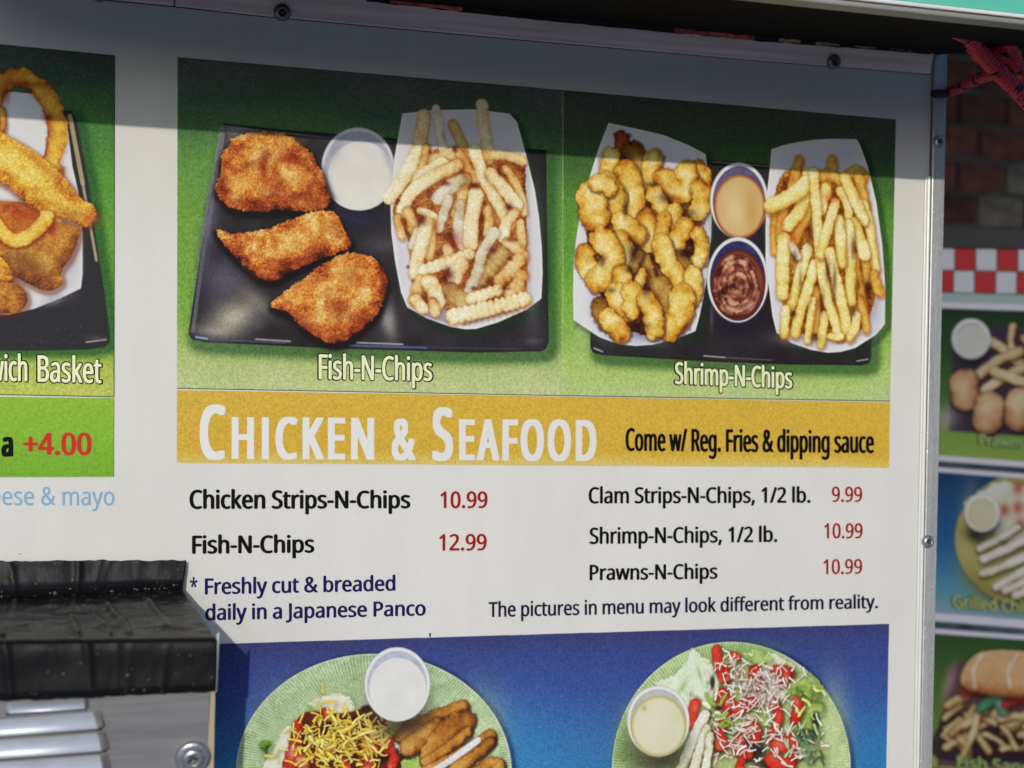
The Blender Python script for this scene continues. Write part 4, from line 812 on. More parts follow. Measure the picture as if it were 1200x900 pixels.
GLYPHS = '''\
 |208|
&|587|244,581 284,578 318,567 345,549 366,524 378,494 383,458 374,411 350,372 313,338 268,308 423,159 442,186 457,216 469,250 479,286 550,286 536,237 518,191 496,150 468,114 585,0 490,0 420,67 394,46 366,28 336,13 303,2 265,-6 223,-8 171,-4 127,10 91,32 65,63 48,102 43,149 46,187 57,220 75,248 100,273 131,296 166,318 149,337 133,358 118,379 107,403 99,429 96,456 101,493 114,524 135,548 165,567 201,578;209,273 182,257 159,239 141,221 128,201 119,178 116,152 124,112 146,81 181,61 225,55 273,59 314,71 347,90 375,111;241,524 211,519 186,506 171,485 165,457 169,429 180,404 199,378 225,350 265,376 292,401 308,428 313,458 308,484 294,505 271,519
*|442|258,609 242,455 396,499 407,425 260,413 355,286 286,249 218,389 156,249 85,286 179,413 33,425 44,499 196,455 180,609
+|459|257,311 417,311 417,254 257,254 257,89 200,89 200,254 40,254 40,311 200,311 200,477 257,477
,|215|154,84 146,55 136,23 124,-10 111,-42 98,-74 85,-103 33,-103 41,-72 49,-38 56,-3 63,31 68,63 73,93 148,93
-|258|32,184 32,246 226,246 226,184
.|215|58,43 61,69 72,85 88,94 107,97 126,94 142,85 153,69 157,43 153,18 142,2 126,-8 107,-11 88,-8 72,2 61,18
/|298|290,573 77,0 8,0 221,573
0|459|419,287 417,221 409,163 395,112 376,70 349,37 316,12 276,-3 229,-8 170,1 122,27 86,70 60,129 44,201 39,287 44,373 58,446 83,504 119,547 167,573 229,581 287,573 335,547 372,504 399,446 414,373;110,287 113,215 121,156 137,111 159,78 190,59 229,52 268,59 298,78 320,110 336,156 345,215 348,287 345,359 336,417 320,463 298,495 268,515 229,521 190,515 159,495 137,463 121,417 113,359
1|459|285,0 216,0 216,400 216,439 217,470 219,499 207,487 196,477 169,455 108,405 71,452 226,573 285,573
2|459|417,0 38,0 38,59 188,210 228,251 261,287 287,320 306,353 318,387 322,424 315,466 294,496 261,514 221,520 181,517 147,506 115,489 83,466 45,513 68,531 94,548 122,561 153,572 186,578 221,581 270,576 313,562 347,540 372,510 388,472 394,428 389,385 375,344 353,305 324,267 288,227 247,185 128,67 128,64 417,64
3|459|395,439 392,403 381,372 363,347 340,326 310,311 277,302 277,298 337,283 379,255 405,214 413,163 407,116 390,74 360,40 318,14 263,-3 193,-8 150,-6 110,-1 72,8 36,23 36,89 74,73 114,61 155,54 194,51 260,59 305,81 331,117 339,164 335,197 320,223 297,242 265,255 226,263 179,265 123,265 123,326 180,326 223,329 259,339 286,356 307,377 319,404 323,434 316,471 295,498 262,516 219,521 190,520 164,515 140,508 117,498 96,487 75,473 39,521 73,544 115,563 163,576 218,581 296,571 352,540 384,495
4|459|443,130 359,130 359,0 291,0 291,130 17,130 17,190 286,576 359,576 359,193 443,193;291,374 291,412 293,444 294,474 295,500 292,500 285,485 276,468 266,451 257,438 86,193 291,193
5|459|221,351 275,346 322,331 361,307 389,274 407,232 413,183 407,128 387,81 356,43 314,15 261,-2 199,-8 156,-6 116,0 80,10 51,23 51,90 82,74 121,62 161,55 200,52 239,55 274,65 302,82 323,106 336,137 341,176 332,225 306,262 262,284 197,292 173,291 146,288 120,284 99,280 64,302 86,573 373,573 373,508 146,508 132,342 169,348 194,350
6|459|44,245 46,294 51,342 60,389 75,433 95,474 121,510 155,539 196,562 246,576 306,581 324,580 344,579 362,577 377,573 377,513 362,517 344,520 326,522 308,523 257,518 216,504 183,483 158,454 139,419 127,380 119,337 115,291 119,291 133,309 150,326 170,339 194,350 223,356 255,358 302,353 342,338 375,313 400,279 416,236 421,184 415,129 399,82 372,44 336,15 291,-2 239,-8 199,-4 163,7 130,26 101,54 77,89 59,133 48,185;238,51 284,59 320,84 343,125 351,184 344,233 324,271 289,295 241,303 205,299 175,287 150,270 131,248 119,223 115,198 117,172 123,146 133,121 146,99 164,79 185,64 210,55
7|459|109,0 344,508 35,508 35,573 419,573 419,518 187,0
8|459|229,581 276,577 318,565 352,546 378,519 395,485 400,443 396,411 385,383 368,359 346,338 320,319 291,303 325,285 355,265 381,242 401,216 414,185 419,148 413,104 395,65 367,34 330,11 284,-3 231,-8 174,-3 126,10 89,33 61,63 45,101 39,146 43,183 56,214 75,241 99,264 128,283 158,299 131,316 107,336 87,358 71,383 61,411 58,444 63,485 80,518 107,545 141,565 182,577;108,145 116,107 138,76 176,55 229,48 281,55 319,76 342,108 350,148 346,174 335,197 317,217 293,235 264,251 229,265 217,270 184,254 157,237 136,219 121,197 111,173;228,524 188,518 155,502 134,476 127,441 130,414 141,391 157,373 179,357 204,344 232,330 258,343 282,357 302,373 317,392 327,414 330,441 323,476 302,502 270,518
9|459|417,328 415,279 410,231 401,183 387,139 366,99 340,63 306,33 265,11 214,-3 154,-8 137,-8 117,-6 97,-4 82,0 82,60 97,56 115,53 134,50 152,50 204,54 245,68 278,90 303,118 322,153 334,192 342,235 346,281 341,281 327,263 310,247 290,233 266,223 237,216 204,214 158,219 118,235 85,260 61,294 45,336 40,387 46,443 63,491 90,529 127,557 171,575 223,581 262,577 299,565 332,545 361,518 384,483 402,439 413,388;223,521 178,513 142,488 118,447 110,388 117,339 137,301 171,277 220,269 256,273 286,285 311,303 330,325 342,349 346,374 344,400 338,426 328,451 315,474 298,493 277,508 252,518
A|512|437,0 368,177 141,177 73,0 0,0 224,575 289,575 512,0;282,415 274,438 263,473 255,500 247,468 238,438 230,415 165,241 346,241
B|521|241,573 336,565 404,541 445,497 459,431 456,399 446,371 431,347 409,328 382,313 350,304 350,300 384,292 415,279 441,261 461,236 474,203 478,163 472,115 454,74 425,42 385,19 337,5 279,0 78,0 78,573;256,329 318,335 357,352 377,382 384,423 376,463 351,490 308,506 245,511 150,511 150,329;150,269 150,61 265,61 330,68 371,91 394,125 401,168 398,197 388,221 370,241 344,256 307,266 260,269
C|507|323,517 280,513 241,502 206,482 178,456 155,423 139,383 129,337 125,286 131,220 147,164 175,117 213,83 262,62 322,55 359,57 394,62 427,69 460,78 460,15 427,5 393,-2 356,-7 312,-8 232,1 166,28 115,72 78,131 56,203 49,287 53,349 67,406 89,456 120,499 159,534 206,559 261,575 324,581 367,578 409,572 448,561 482,547 453,486 425,497 394,508 360,515
D|585|536,292 528,203 501,131 457,74 399,33 325,8 237,0 78,0 78,573 254,573 335,565 404,540 460,501 502,446 528,377;460,289 454,359 435,415 404,457 361,487 308,505 244,511 150,511 150,62 228,62 299,68 357,87 402,119 434,164 454,220
E|446|398,0 78,0 78,573 398,573 398,509 150,509 150,330 383,330 383,268 150,268 150,63 398,63
F|416|150,0 78,0 78,573 398,573 398,509 150,509 150,306 383,306 383,243 150,243
G|584|326,302 524,302 524,22 478,8 431,-1 380,-6 323,-8 241,1 173,28 120,71 81,130 57,202 49,286 58,370 84,442 127,500 186,544 259,571 346,581 392,578 437,572 478,561 516,547 489,484 457,497 421,508 382,515 342,517 278,510 225,489 181,455 150,409 131,353 124,286 130,222 146,166 175,119 216,84 270,62 340,55 375,56 404,59 429,63 452,68 452,238 326,238
H|594|516,0 443,0 443,267 150,267 150,0 78,0 78,573 150,573 150,330 443,330 443,573 516,573
I|272|239,0 32,0 32,42 99,57 99,515 32,531 32,573 239,573 239,531 172,515 172,57 239,42
J|219|-3,-152 -21,-152 -37,-150 -51,-146 -63,-142 -63,-81 -49,-84 -35,-87 -20,-88 -5,-89 15,-87 33,-81 50,-70 63,-53 71,-29 74,3 74,573 146,573 146,9 141,-42 128,-82 105,-113 75,-135 39,-148
K|496|496,0 411,0 209,273 150,222 150,0 78,0 78,573 150,573 150,290 174,318 199,345 249,399 403,573 488,573 261,323
N|609|532,0 447,0 141,476 138,476 139,455 141,432 143,378 144,349 144,320 144,0 78,0 78,573 161,573 467,99 470,99 468,137 466,193 465,223 464,249 464,573 532,573
O|626|577,287 573,224 561,166 540,116 510,73 473,38 428,13 375,-3 314,-8 251,-3 196,13 151,39 114,73 85,116 65,167 53,224 49,288 56,370 78,442 114,500 166,545 232,572 314,581 393,572 459,545 510,501 547,442 570,370;125,287 130,220 145,163 171,117 207,83 255,62 314,55 373,62 420,83 456,117 481,163 496,220 501,287 490,384 456,457 398,503 314,518 255,511 207,490 171,457 145,411 130,354
P|485|229,573 326,562 393,528 431,475 444,404 441,370 433,336 417,306 395,278 364,255 324,238 275,227 216,223 150,223 150,0 78,0 78,573;223,511 150,511 150,285 208,285 258,288 298,296 330,311 352,334 365,363 370,401 361,449 334,484 289,504
R|499|236,573 301,568 353,555 393,532 422,500 439,460 444,410 440,368 427,334 408,306 385,285 358,269 330,257 487,0 403,0 264,237 150,237 150,0 78,0 78,573;232,510 150,510 150,298 236,298 296,304 338,325 362,359 370,407 366,440 355,467 336,486 310,500 275,507
S|440|403,153 396,106 378,66 348,35 307,11 257,-3 198,-8 167,-7 137,-5 109,-1 83,4 61,11 41,19 41,88 73,76 113,65 156,57 201,55 240,57 273,66 298,79 316,98 327,120 330,147 327,173 318,194 302,213 277,230 242,247 196,265 161,279 131,294 106,311 85,330 69,351 57,375 50,403 48,435 54,477 71,513 99,542 136,563 180,576 231,581 276,578 318,572 355,562 389,549 366,487 336,499 302,508 266,515 229,517 196,515 169,507 148,494 133,478 124,457 121,434 124,407 133,386 149,367 172,351 204,335 246,318 293,299 332,279 362,255 385,228 398,194
T|446|259,0 187,0 187,509 8,509 8,573 437,573 437,509 259,509
a|450|231,437 299,428 347,403 376,358 385,293 385,0 334,0 320,61 317,61 298,40 279,22 258,9 234,-1 206,-6 172,-8 136,-5 103,6 75,23 55,48 41,80 37,119 50,176 87,219 152,245 243,257 316,259 316,285 310,330 293,359 265,375 227,380 194,378 163,370 133,359 106,347 84,400 115,414 151,426 190,434;252,208 184,200 141,182 118,155 110,119 115,87 132,66 157,53 188,49 238,56 279,79 306,117 315,172 315,210
b|493|139,461 138,435 138,410 136,389 135,373 139,373 161,398 189,419 226,432 272,437 344,423 401,381 437,312 449,215 444,147 427,91 400,48 365,17 322,-2 272,-8 226,-3 189,10 161,31 139,55 133,55 119,0 68,0 68,609 139,609;260,379 219,374 188,361 165,339 150,308 142,268 139,217 139,214 145,144 165,93 202,61 261,51 312,61 348,93 369,145 376,216 369,287 348,338 311,368
c|385|241,-8 187,-2 139,15 99,45 69,87 50,143 44,213 51,284 71,342 102,385 142,415 191,432 245,438 278,436 309,431 336,424 358,415 337,356 316,363 292,370 267,374 244,376 204,371 172,358 148,335 131,303 120,263 117,213 120,166 131,126 148,94 172,71 202,58 240,53 273,55 302,60 328,68 351,78 351,15 328,5 304,-2 275,-7
d|493|221,-8 148,6 92,48 56,117 44,214 56,311 93,381 149,424 221,438 253,436 280,429 303,420 323,407 340,391 354,374 359,374 356,405 355,424 354,438 354,609 425,609 425,0 368,0 358,58 354,58 340,40 323,24 303,11 279,1 252,-6;232,51 290,60 328,88 348,135 355,200 355,213 349,284 329,336 291,369 231,379 181,368 146,334 124,281 117,213 124,144 146,93 181,61
e|452|234,438 286,432 329,414 364,385 390,346 406,299 411,244 411,201 117,201 127,137 154,90 197,62 254,52 293,54 327,60 359,69 392,82 392,20 359,8 327,-1 292,-6 251,-8 194,-2 143,17 101,48 70,91 51,146 44,212 50,277 68,333 96,378 134,411 181,431;233,380 188,372 154,348 130,309 119,257 338,257 335,292 326,322 312,346 292,364 266,376
f|276|266,375 158,375 158,0 87,0 87,375 12,375 12,408 87,432 87,457 92,507 104,547 124,577 152,597 186,609 227,613 252,612 274,609 294,604 310,599 292,544 278,548 262,552 245,555 228,556 197,550 175,532 162,502 158,458 158,430 266,430
g|493|221,438 261,434 297,422 329,402 355,373 359,373 369,430 425,430 425,-7 420,-63 404,-109 378,-146 341,-172 293,-187 233,-192 188,-191 147,-186 110,-177 78,-165 78,-100 111,-114 149,-125 191,-132 237,-134 286,-126 324,-101 347,-63 355,-13 355,4 356,32 358,57 354,57 329,28 299,8 263,-4 221,-8 147,7 91,51 56,121 44,214 56,306 91,377 147,423;230,379 197,374 169,359 147,336 130,303 120,262 117,213 124,143 146,92 182,60 232,50 262,52 288,58 309,69 326,85 340,105 349,131 354,161 356,197 356,214 353,267 343,309 326,340 302,362 270,374
h|495|139,431 138,415 138,399 135,370 140,370 155,391 174,407 196,420 221,429 247,435 273,437 321,433 360,421 391,400 413,370 426,330 431,280 431,0 361,0 361,275 355,321 338,353 308,372 265,379 222,374 189,360 166,338 150,308 142,269 139,222 139,0 68,0 68,609 139,609
i|207|139,430 139,0 68,0 68,430;104,591 119,588 133,580 142,566 145,546 142,526 133,512 119,504 104,501 88,504 75,512 66,526 63,546 66,566 75,580 88,588
k|428|138,291 138,276 137,257 135,221 138,221 152,240 172,264 189,285 326,430 409,430 235,246 421,0 336,0 187,200 138,158 138,0 68,0 68,609 138,609
l|207|139,0 68,0 68,609 139,609
m|750|540,438 603,429 649,401 676,352 685,280 685,0 615,0 615,277 610,321 594,353 567,372 528,379 474,369 438,342 418,298 411,237 411,0 342,0 342,277 339,308 332,333 320,353 303,367 281,376 253,379 215,374 185,360 164,338 150,308 141,269 139,223 139,0 68,0 68,430 125,430 136,371 140,371 155,392 173,409 194,422 217,431 241,436 266,438 312,433 349,420 378,398 398,366 402,366 427,398 461,420 499,433
n|495|275,438 343,429 391,401 421,352 431,280 431,0 361,0 361,275 355,321 338,353 308,372 265,379 204,368 166,338 146,289 139,223 139,0 68,0 68,430 125,430 136,371 140,371 156,392 175,409 198,422 222,431 248,436
o|485|442,216 438,165 428,121 411,82 388,51 359,25 324,7 285,-4 241,-8 200,-4 163,7 129,25 100,51 77,82 59,121 48,165 44,216 50,282 68,336 97,380 137,412 186,431 244,438 299,431 347,412 387,380 417,336 436,282;117,216 120,169 130,128 147,95 172,71 203,56 243,51 282,56 314,71 339,95 356,128 366,169 369,216 365,263 355,303 338,335 314,359 282,374 242,379 185,368 147,335 124,284
p|493|273,438 344,424 401,383 437,313 449,216 444,148 427,93 401,49 365,17 322,-2 272,-8 241,-6 213,1 190,11 170,24 153,38 139,55 134,55 137,20 138,1 139,-16 139,-192 68,-192 68,430 126,430 136,371 139,371 153,389 170,405 189,419 213,429 240,436;260,379 221,374 190,362 167,342 152,313 142,275 139,229 139,216 142,167 150,126 165,93 188,70 220,55 261,51 297,56 326,72 348,98 364,131 373,171 376,217 369,283 348,334 311,367
r|331|269,438 295,437 308,435 319,433 310,368 287,372 275,373 264,374 240,371 217,363 195,351 176,334 161,313 149,289 141,261 139,229 139,0 68,0 68,430 126,430 134,351 137,351 152,374 170,395 191,413 214,426 240,435
s|384|348,119 343,80 327,49 302,24 268,6 226,-4 176,-8 135,-6 99,-1 68,8 42,19 42,83 70,71 104,60 141,52 178,49 224,53 256,66 274,86 280,112 278,128 271,141 259,154 239,167 212,180 174,196 135,212 103,228 76,245 57,266 45,292 41,324 52,372 85,408 137,430 202,438 240,436 275,430 308,421 339,409 315,353 287,363 258,372 228,378 197,380 159,377 131,366 114,350 108,328 111,312 119,298 133,286 154,274 182,261 219,246 257,231 289,215 314,197 333,176 344,150
t|289|212,50 228,50 245,53 260,55 272,59 272,5 258,0 240,-4 219,-7 200,-8 167,-5 138,4 112,20 91,44 78,79 74,125 74,375 13,375 13,409 75,437 103,528 144,528 144,430 269,430 269,375 144,375 144,127 149,93 163,69 185,54
u|495|427,430 427,0 370,0 359,57 356,57 340,36 321,20 298,8 273,-1 247,-6 220,-8 173,-4 134,8 103,29 81,59 68,99 63,148 63,430 135,430 135,153 141,108 158,76 188,57 230,51 273,55 306,69 330,91 345,121 354,160 357,206 357,430
w|630|346,243 336,276 328,308 321,335 316,357 313,357 308,335 302,307 294,275 289,259 284,242 207,1 127,1 9,431 82,431 141,201 147,178 153,154 163,109 167,90 169,73 172,73 178,97 185,128 193,160 201,188 277,431 354,431 428,188 440,149 446,129 451,109 455,90 457,74 460,74 463,89 466,108 471,129 477,153 489,201 549,431 621,431 502,1 419,1
y|409|1,430 76,430 169,185 184,144 191,124 196,105 201,86 205,68 209,68 215,91 224,121 234,153 245,186 333,430 409,430 224,-59 207,-97 188,-130 165,-156 138,-176 106,-188 67,-192 49,-192 34,-190 9,-186 9,-130 30,-133 43,-134 56,-135 79,-132 99,-126 116,-114 130,-99 142,-80 152,-59 174,-2'''
GL = {}
for _ln in GLYPHS.split('\n'):
    _c, _a, _g = _ln[0], *_ln[2:].split('|')
    GL[_c] = (int(_a), [[tuple(map(int, q.split(','))) for q in k.split(' ')] for k in _g.split(';')] if _g else [])
GL['I'] = (262, [[(94, 0), (94, 573), (168, 573), (168, 0)]])
_hc = {}
def human_mesh(t, track=0):
    if (t, track) in _hc: return _hc[t, track]
    cu = bpy.data.curves.new('t', 'CURVE'); cu.dimensions = '2D'; cu.fill_mode = 'BOTH'; x = 0
    for ch in t:
        adv, cs = GL[ch]
        for c_ in cs:
            sp = cu.splines.new('POLY'); sp.points.add(len(c_)-1); sp.use_cyclic_u = True
            for k, (a, b) in enumerate(c_): sp.points[k].co = ((x+a)/573, b/573, 0, 1)
        x += adv+track
    o = bpy.data.objects.new('t', cu); C.objects.link(o)
    dg = bpy.context.evaluated_depsgraph_get(); dg.update(); me = bpy.data.meshes.new_from_object(o.evaluated_get(dg))
    v = np.array([p.co[:2] for p in me.vertices]); f = [tuple(p.vertices) for p in me.polygons]
    bpy.data.objects.remove(o); bpy.data.curves.remove(cu); bpy.data.meshes.remove(me)
    _hc[t, track] = (v, f); return v, f
def humanist(t, x0, y0, x1, y1, cap0, cap1, m, parent, bold=.5, out=.5, label=None, mp=None, ring=False, vb=.5, name='lettering', track=0):
    """a line of type; 'bold' fattens the strokes by that many picture units using films a hundredth of a millimetre apart"""
    v, f = human_mesh(t, track); a, b = v[:, 0].min(), v[:, 0].max(); V = []; Fc = []
    mp = mp or W; e = 0 if ring else bold
    if ring: sh_ = [(bold*math.cos(k*math.pi/6), bold*math.sin(k*math.pi/6)) for k in range(12)]
    elif bold > 1.3: sh_ = [(q*bold, p_*bold*vb) for q in (-1, -.5, 0, .5, 1) for p_ in (-1, 1)]
    else: sh_ = [(0, 0), (-bold, 0), (bold, 0), (0, -bold*vb), (0, bold*vb)] if bold else [(0, 0)]
    for k, (dx, dy) in enumerate(sh_):
        n0 = len(V)
        for x, y in v:
            u_ = (x-a)/(b-a); cp = cap0+(cap1-cap0)*u_
            V.append(mp(x0+e+(x1-x0-2*e)*u_+dx, y0+(y1-y0)*u_-y*cp+dy, out+.010*k))
        Fc += [tuple(i_+n0 for i_ in q) for q in f]
    return mesh_obj(name, V, Fc, m, parent, label=label or t)
def outlined(s, x0, y0, x1, y1, c0, c1, m_in, m_out, parent, b_in=.75, b_out=1.75, out=.5, mp=None):
    humanist(s, x0, y0, x1, y1, c0, c1, m_out, parent, b_out, out, 'dark outline of the words '+s, mp, True, name='lettering_outline')
    return humanist(s, x0, y0, x1, y1, c0, c1, m_in, parent, b_in, out+.2, 'outlined words '+s, mp)
M_BLK = mat('black_print', A(16, 13, 15), .6, spec=.06, noise=[(300, (1, 1, 1), .15)])
M_RED = mat('red_print', A(156, 26, 24), .6, spec=.06, noise=[(300, (1, 1, 1), .1)])
M_PUR = mat('violet_print', A(32, 22, 82), .6, spec=.06, noise=[(300, (1, 1, 1), .1)])
M_INK = mat('dark_blue_print', A(26, 23, 56), .6, spec=.06, noise=[(300, (1, 1, 1), .1)])
M_LRED = mat('bright_red_print', A(196, 52, 40), .6, spec=.06)
M_CYAN = mat('light_blue_print', A(110, 160, 190), .5)
M_CREAM = mat('cream_print', A(226, 226, 176), .5)
M_WPR = mat('white_print', A(218, 215, 208), .5)
BO = .018
L = lettering
HU = humanist
HU('Chicken Strips-N-Chips', 222, 596, 481, 595.2, 21.5, 19.5, M_BLK, board, 1.1)
HU('10.99', 516, 595.2, 571.5, 595, 19, 18.8, M_RED, board, .7, label='10.99 beside Chicken Strips')
HU('Fish-N-Chips', 225, 648.6, 368.5, 647.2, 20.5, 19.5, M_BLK, board, 1.1)
HU('12.99', 514.5, 645, 570.5, 644.6, 18.8, 18.6, M_RED, board, .7)
HU('*', 222.5, 696.5, 231.5, 696.4, 19, 19, M_PUR, board, .3)
HU('Freshly cut & breaded', 240, 696.4, 463.5, 692, 18.2, 17.2, M_PUR, board, .8)
HU('daily in a Japanese Panco', 240.5, 726.8, 499, 721, 18, 16.8, M_PUR, board, .8)
HU('The pictures in menu may look different from reality.', 572.5, 723, 1029, 712.5, 17.2, 15.4, M_INK, board, .55)
HU('Clam Strips-N-Chips, 1/2 lb.', 689.8, 589.8, 950, 588.8, 18.6, 17.6, M_BLK, board, .72)
HU('9.99', 975, 588, 1010.5, 588, 17.5, 17.3, M_RED, board, .42)
HU('Shrimp-N-Chips, 1/2 lb.', 691, 637.3, 911, 634.8, 18.6, 17.6, M_BLK, board, .72)
HU('10.99', 966, 630.8, 1011, 630.6, 17.4, 17.2, M_RED, board, .42, label='10.99 beside Shrimp-N-Chips')
HU('Prawns-N-Chips', 691, 679.8, 841, 678, 17.6, 17, M_BLK, board, .72)
HU('10.99', 965, 672.8, 1010.5, 672.2, 17.2, 17, M_RED, board, .42, label='10.99 beside Prawns-N-Chips')
HU('C', 234, 537, 264.5, 537.2, 61, 61, M_WPR, pg, 2.6); HU('HICKEN', 271.5, 537, 438.5, 538, 47.5, 47.5, M_WPR, pg, 2.3, vb=.35, track=105)
HU('&', 459, 538, 487.5, 538.4, 46, 46, M_WPR, pg, 2.0); HU('S', 506.5, 538.2, 531, 538.4, 59, 59, M_WPR, pg, 2.5); HU('EAFOOD', 538, 538.6, 699, 539.6, 46.5, 46.5, M_WPR, pg, 2.3, vb=.35, track=105)
HU('Come w/ Reg. Fries & dipping sauce', 733, 528, 1024.5, 530.6, 26, 25, M_BLK, pg, 1.0, track=8)
outlined('Fish-N-Chips', 373.5, 444, 506.5, 446, 28.5, 27, M_CREAM, M_BLK, pf)
outlined('Shrimp-N-Chips', 791, 449.5, 928.5, 455, 25, 24, M_CREAM, M_BLK, ps)
outlined('Sandwich', -62, 444.8, 32, 446.5, 30.5, 30, M_CREAM, M_BLK, pl_); outlined('Basket', 44, 447, 119, 448.6, 30.5, 29, M_CREAM, M_BLK, pl_)
HU('a', 1.5, 534, 15.5, 534, 28, 28, M_BLK, pm, 1.6); HU('+4.00', 27, 532.6, 107.5, 532.8, 25, 25, M_LRED, pm, 1.3)
HU('cheese & mayo', -38, 591.6, 134, 592, 21, 21, M_CYAN, board, .2)
#@@REST
# ------------------------------------------------------------------ louvred steel box with a taped hood
M_TAPE = mat('black_tape', (.006, .006, .007, 1), .42, spec=.12, bump=(70, (1, 1, .6), .25, .003))
add_specks(M_TAPE, 420, .30, (.10, .075, .045, 1), .05); add_specks(M_TAPE, 200, .10, (.30, .28, .25, 1), .01)
M_STEEL = mat('brushed_steel', (.235, .228, .226, 1), .45, .35, noise=[(22, (1, 1, 4), .15), (500, (.05, 1, 1), .12)], bump=(500, (.05, 1, 1), .1, .0003))
M_LOUVRE = mat('louvre_steel', (.54, .56, .60, 1), .42, .3, noise=[(60, (1, 1, 1), .08)])
M_LEND = mat('scorched_louvre_end', (.40, .34, .31, 1), .45, .6, noise=[(200, (1, 1, 1), .4)])
M_TAN = mat('tan_flange', (.42, .34, .22, 1), .5, noise=[(60, (1, 1, .2), .15)])
M_LID = mat('lid_edge_metal', (.45, .44, .43, 1), .45, .4, noise=[(80, (1, 1, 1), .12)])
M_TAPE2 = mat('dusty_black_tape', (.006, .006, .007, 1), .3, spec=.035, bump=(55, (1, 1, .6), .4, .004))
add_specks(M_TAPE2, 620, .9, (.13, .10, .06, 1), .12); add_specks(M_TAPE2, 330, .42, (.16, .13, .09, 1), .05); add_specks(M_TAPE2, 160, .10, (.3, .28, .25, 1), .01)
boxr = empty('louvered_steel_box', 'stainless steel louvered box with a hood wrapped in black tape in front of the board', 'steel box', W(100, 900, 150))
DH = 172.
def grid_surface(f, nu, nv):
    vs = [f(i/nu, j/nv) for j in range(nv+1) for i in range(nu+1)]
    fs = [(j*(nu+1)+i, j*(nu+1)+i+1, (j+1)*(nu+1)+i+1, (j+1)*(nu+1)+i) for j in range(nv) for i in range(nu)]
    return vs, fs
def lerp(a, b, t): return a+(b-a)*t
FOLDS = [(17, 2.2), (99, 2.6), (128, 1.6), (145, 2.0), (193, 1.8), (-30, 2)]
def fold(px, t, amp=1.0):
    h = 0
    for i, (c_, s_) in enumerate(FOLDS):
        x = px-c_-8*math.sin(2.2*t+i)
        h += math.exp(-(x/5.)**2)*s_*(.6+.4*math.sin(3*t+i))
    return h*amp*.0011
def nz3(p, s_): return mnoise.noise(Vector(p)*s_)
VS = []; FS = []
# one continuous skin: band on the board, sloping top, rolled lip
prof = []   # (px of the right edge, px y at left x=0, px y at right edge, out mm)
prof += [(218.5, 657.5, 656.5, 10), (217.5, 668, 667, 11), (215.5, 684, 680, 12), (214, 700, 689, 15)]
for k in range(1, 9):
    t = k/9; o_ = lerp(15, DH-3, t)
    # px interpolates in 1/depth: project straight 3-D line instead
    a0, a1 = W(0, 700, 15), W(0, 750.5, DH-3); r0, r1 = W(214, 689, 15), W(251.5, 747.5, DH-3)
    prof.append(('3d', a0.lerp(a1, t), r0.lerp(r1, t)))
prof += [(252.5, 750.8, 747.5, DH-2), (254, 754, 750.5, DH), (254, 765, 760, DH+.5), (253.5, 790, 782, DH), (252.5, 821, 808.5, DH), (252.3, 822.5, 810, DH-2)]
rows = []
for p in prof:
    if p[0] == '3d': a, b = p[1], p[2]
    else: a, b = W(0, p[1], p[3]), W(p[0], p[2], p[3])
    rows.append((b+(a-b)*1.35, b))
# refine rows
fine = []
for i in range(len(rows)-1):
    n = 4 if i < 12 else 3
    for k in range(n): t = k/n; fine.append((rows[i][0].lerp(rows[i+1][0], t), rows[i][1].lerp(rows[i+1][1], t)))
fine.append(rows[-1])
NU = 150
for j, (a, b) in enumerate(fine):
    tj = j/(len(fine)-1)
    for i in range(NU+1):
        u = i/NU; p = a.lerp(b, u); px = lerp(-80, 250, u)
        edge = min(1, (1-u)*14)
        h = fold(px, tj*3)+.0016*nz3(p, 38)+.0007*nz3(p, 120)
        nrm = Vector((0, -.55, .83)) if 14 < j < 46 else Vector((0, -1, 0))
        p = p+nrm*h*(.35+.65*edge)*(1.3 if 12 < j < 46 else .32)
        if j == len(fine)-1 or j == 0: p = p+Vector((0, 0, .0007*nz3(p, 260)))
        VS.append(p)
for j in range(len(fine)-1):
    for i in range(NU): q_ = j*(NU+1)+i; FS.append((q_, q_+NU+1, q_+NU+2, q_+1))
# close the right side
side = [j*(NU+1)+NU for j in range(len(fine))]
nb = len(VS); 
for j in side: VS.append(Vector((VS[j].x-.002, -.001, VS[j].z)) if False else VS[j]+Vector((-.0035, .003, -.001)))
for k in range(len(side)-1): FS.append((side[k], side[k+1], nb+k+1, nb+k))
hood = mesh_obj('tape_wrapped_hood', VS, FS, M_TAPE, boxr, smooth=True)
hood.data.materials.append(M_TAPE2)
for k, p in enumerate(hood.data.polygons):
    if 9 < k//NU < 47 and k < NU*(len(fine)-1): p.material_index = 1
# metal lid edge peeping out beside the lip
strip([(253.5, 744), (257.5, 741)], [(252.5, 811), (254.2, 811)], DH-3, DH-6, 'lid_edge', M_LID, boxr, .0003)
mb = MB()
def BD(py): return lerp(DH-4, DH-12, (py-806)/95)   # the front leans back towards the foot
front = [W(-85, 806, DH-4), W(247.3, 800, DH-4), W(240.3, 900, BD(900)), W(231, 985, BD(985)), W(-85, 985, BD(985))]
mb.prism(front, [Vector((p.x, -.004, p.z)) for p in front]); mb.obj('front_panel', M_STEEL, boxr)
mb = MB(); fl = [W(247.6, 802, DH-6), W(252.3, 802, DH-6), W(250.3, 900, BD(900)-2), W(245, 985, BD(985)-2), W(231.4, 985, BD(985)-2), W(240.8, 900, BD(900)-2)]
mb.prism(fl, [p+Vector((0, .0025, 0)) for p in fl]); mb.obj('side_flange', M_TAN, boxr)
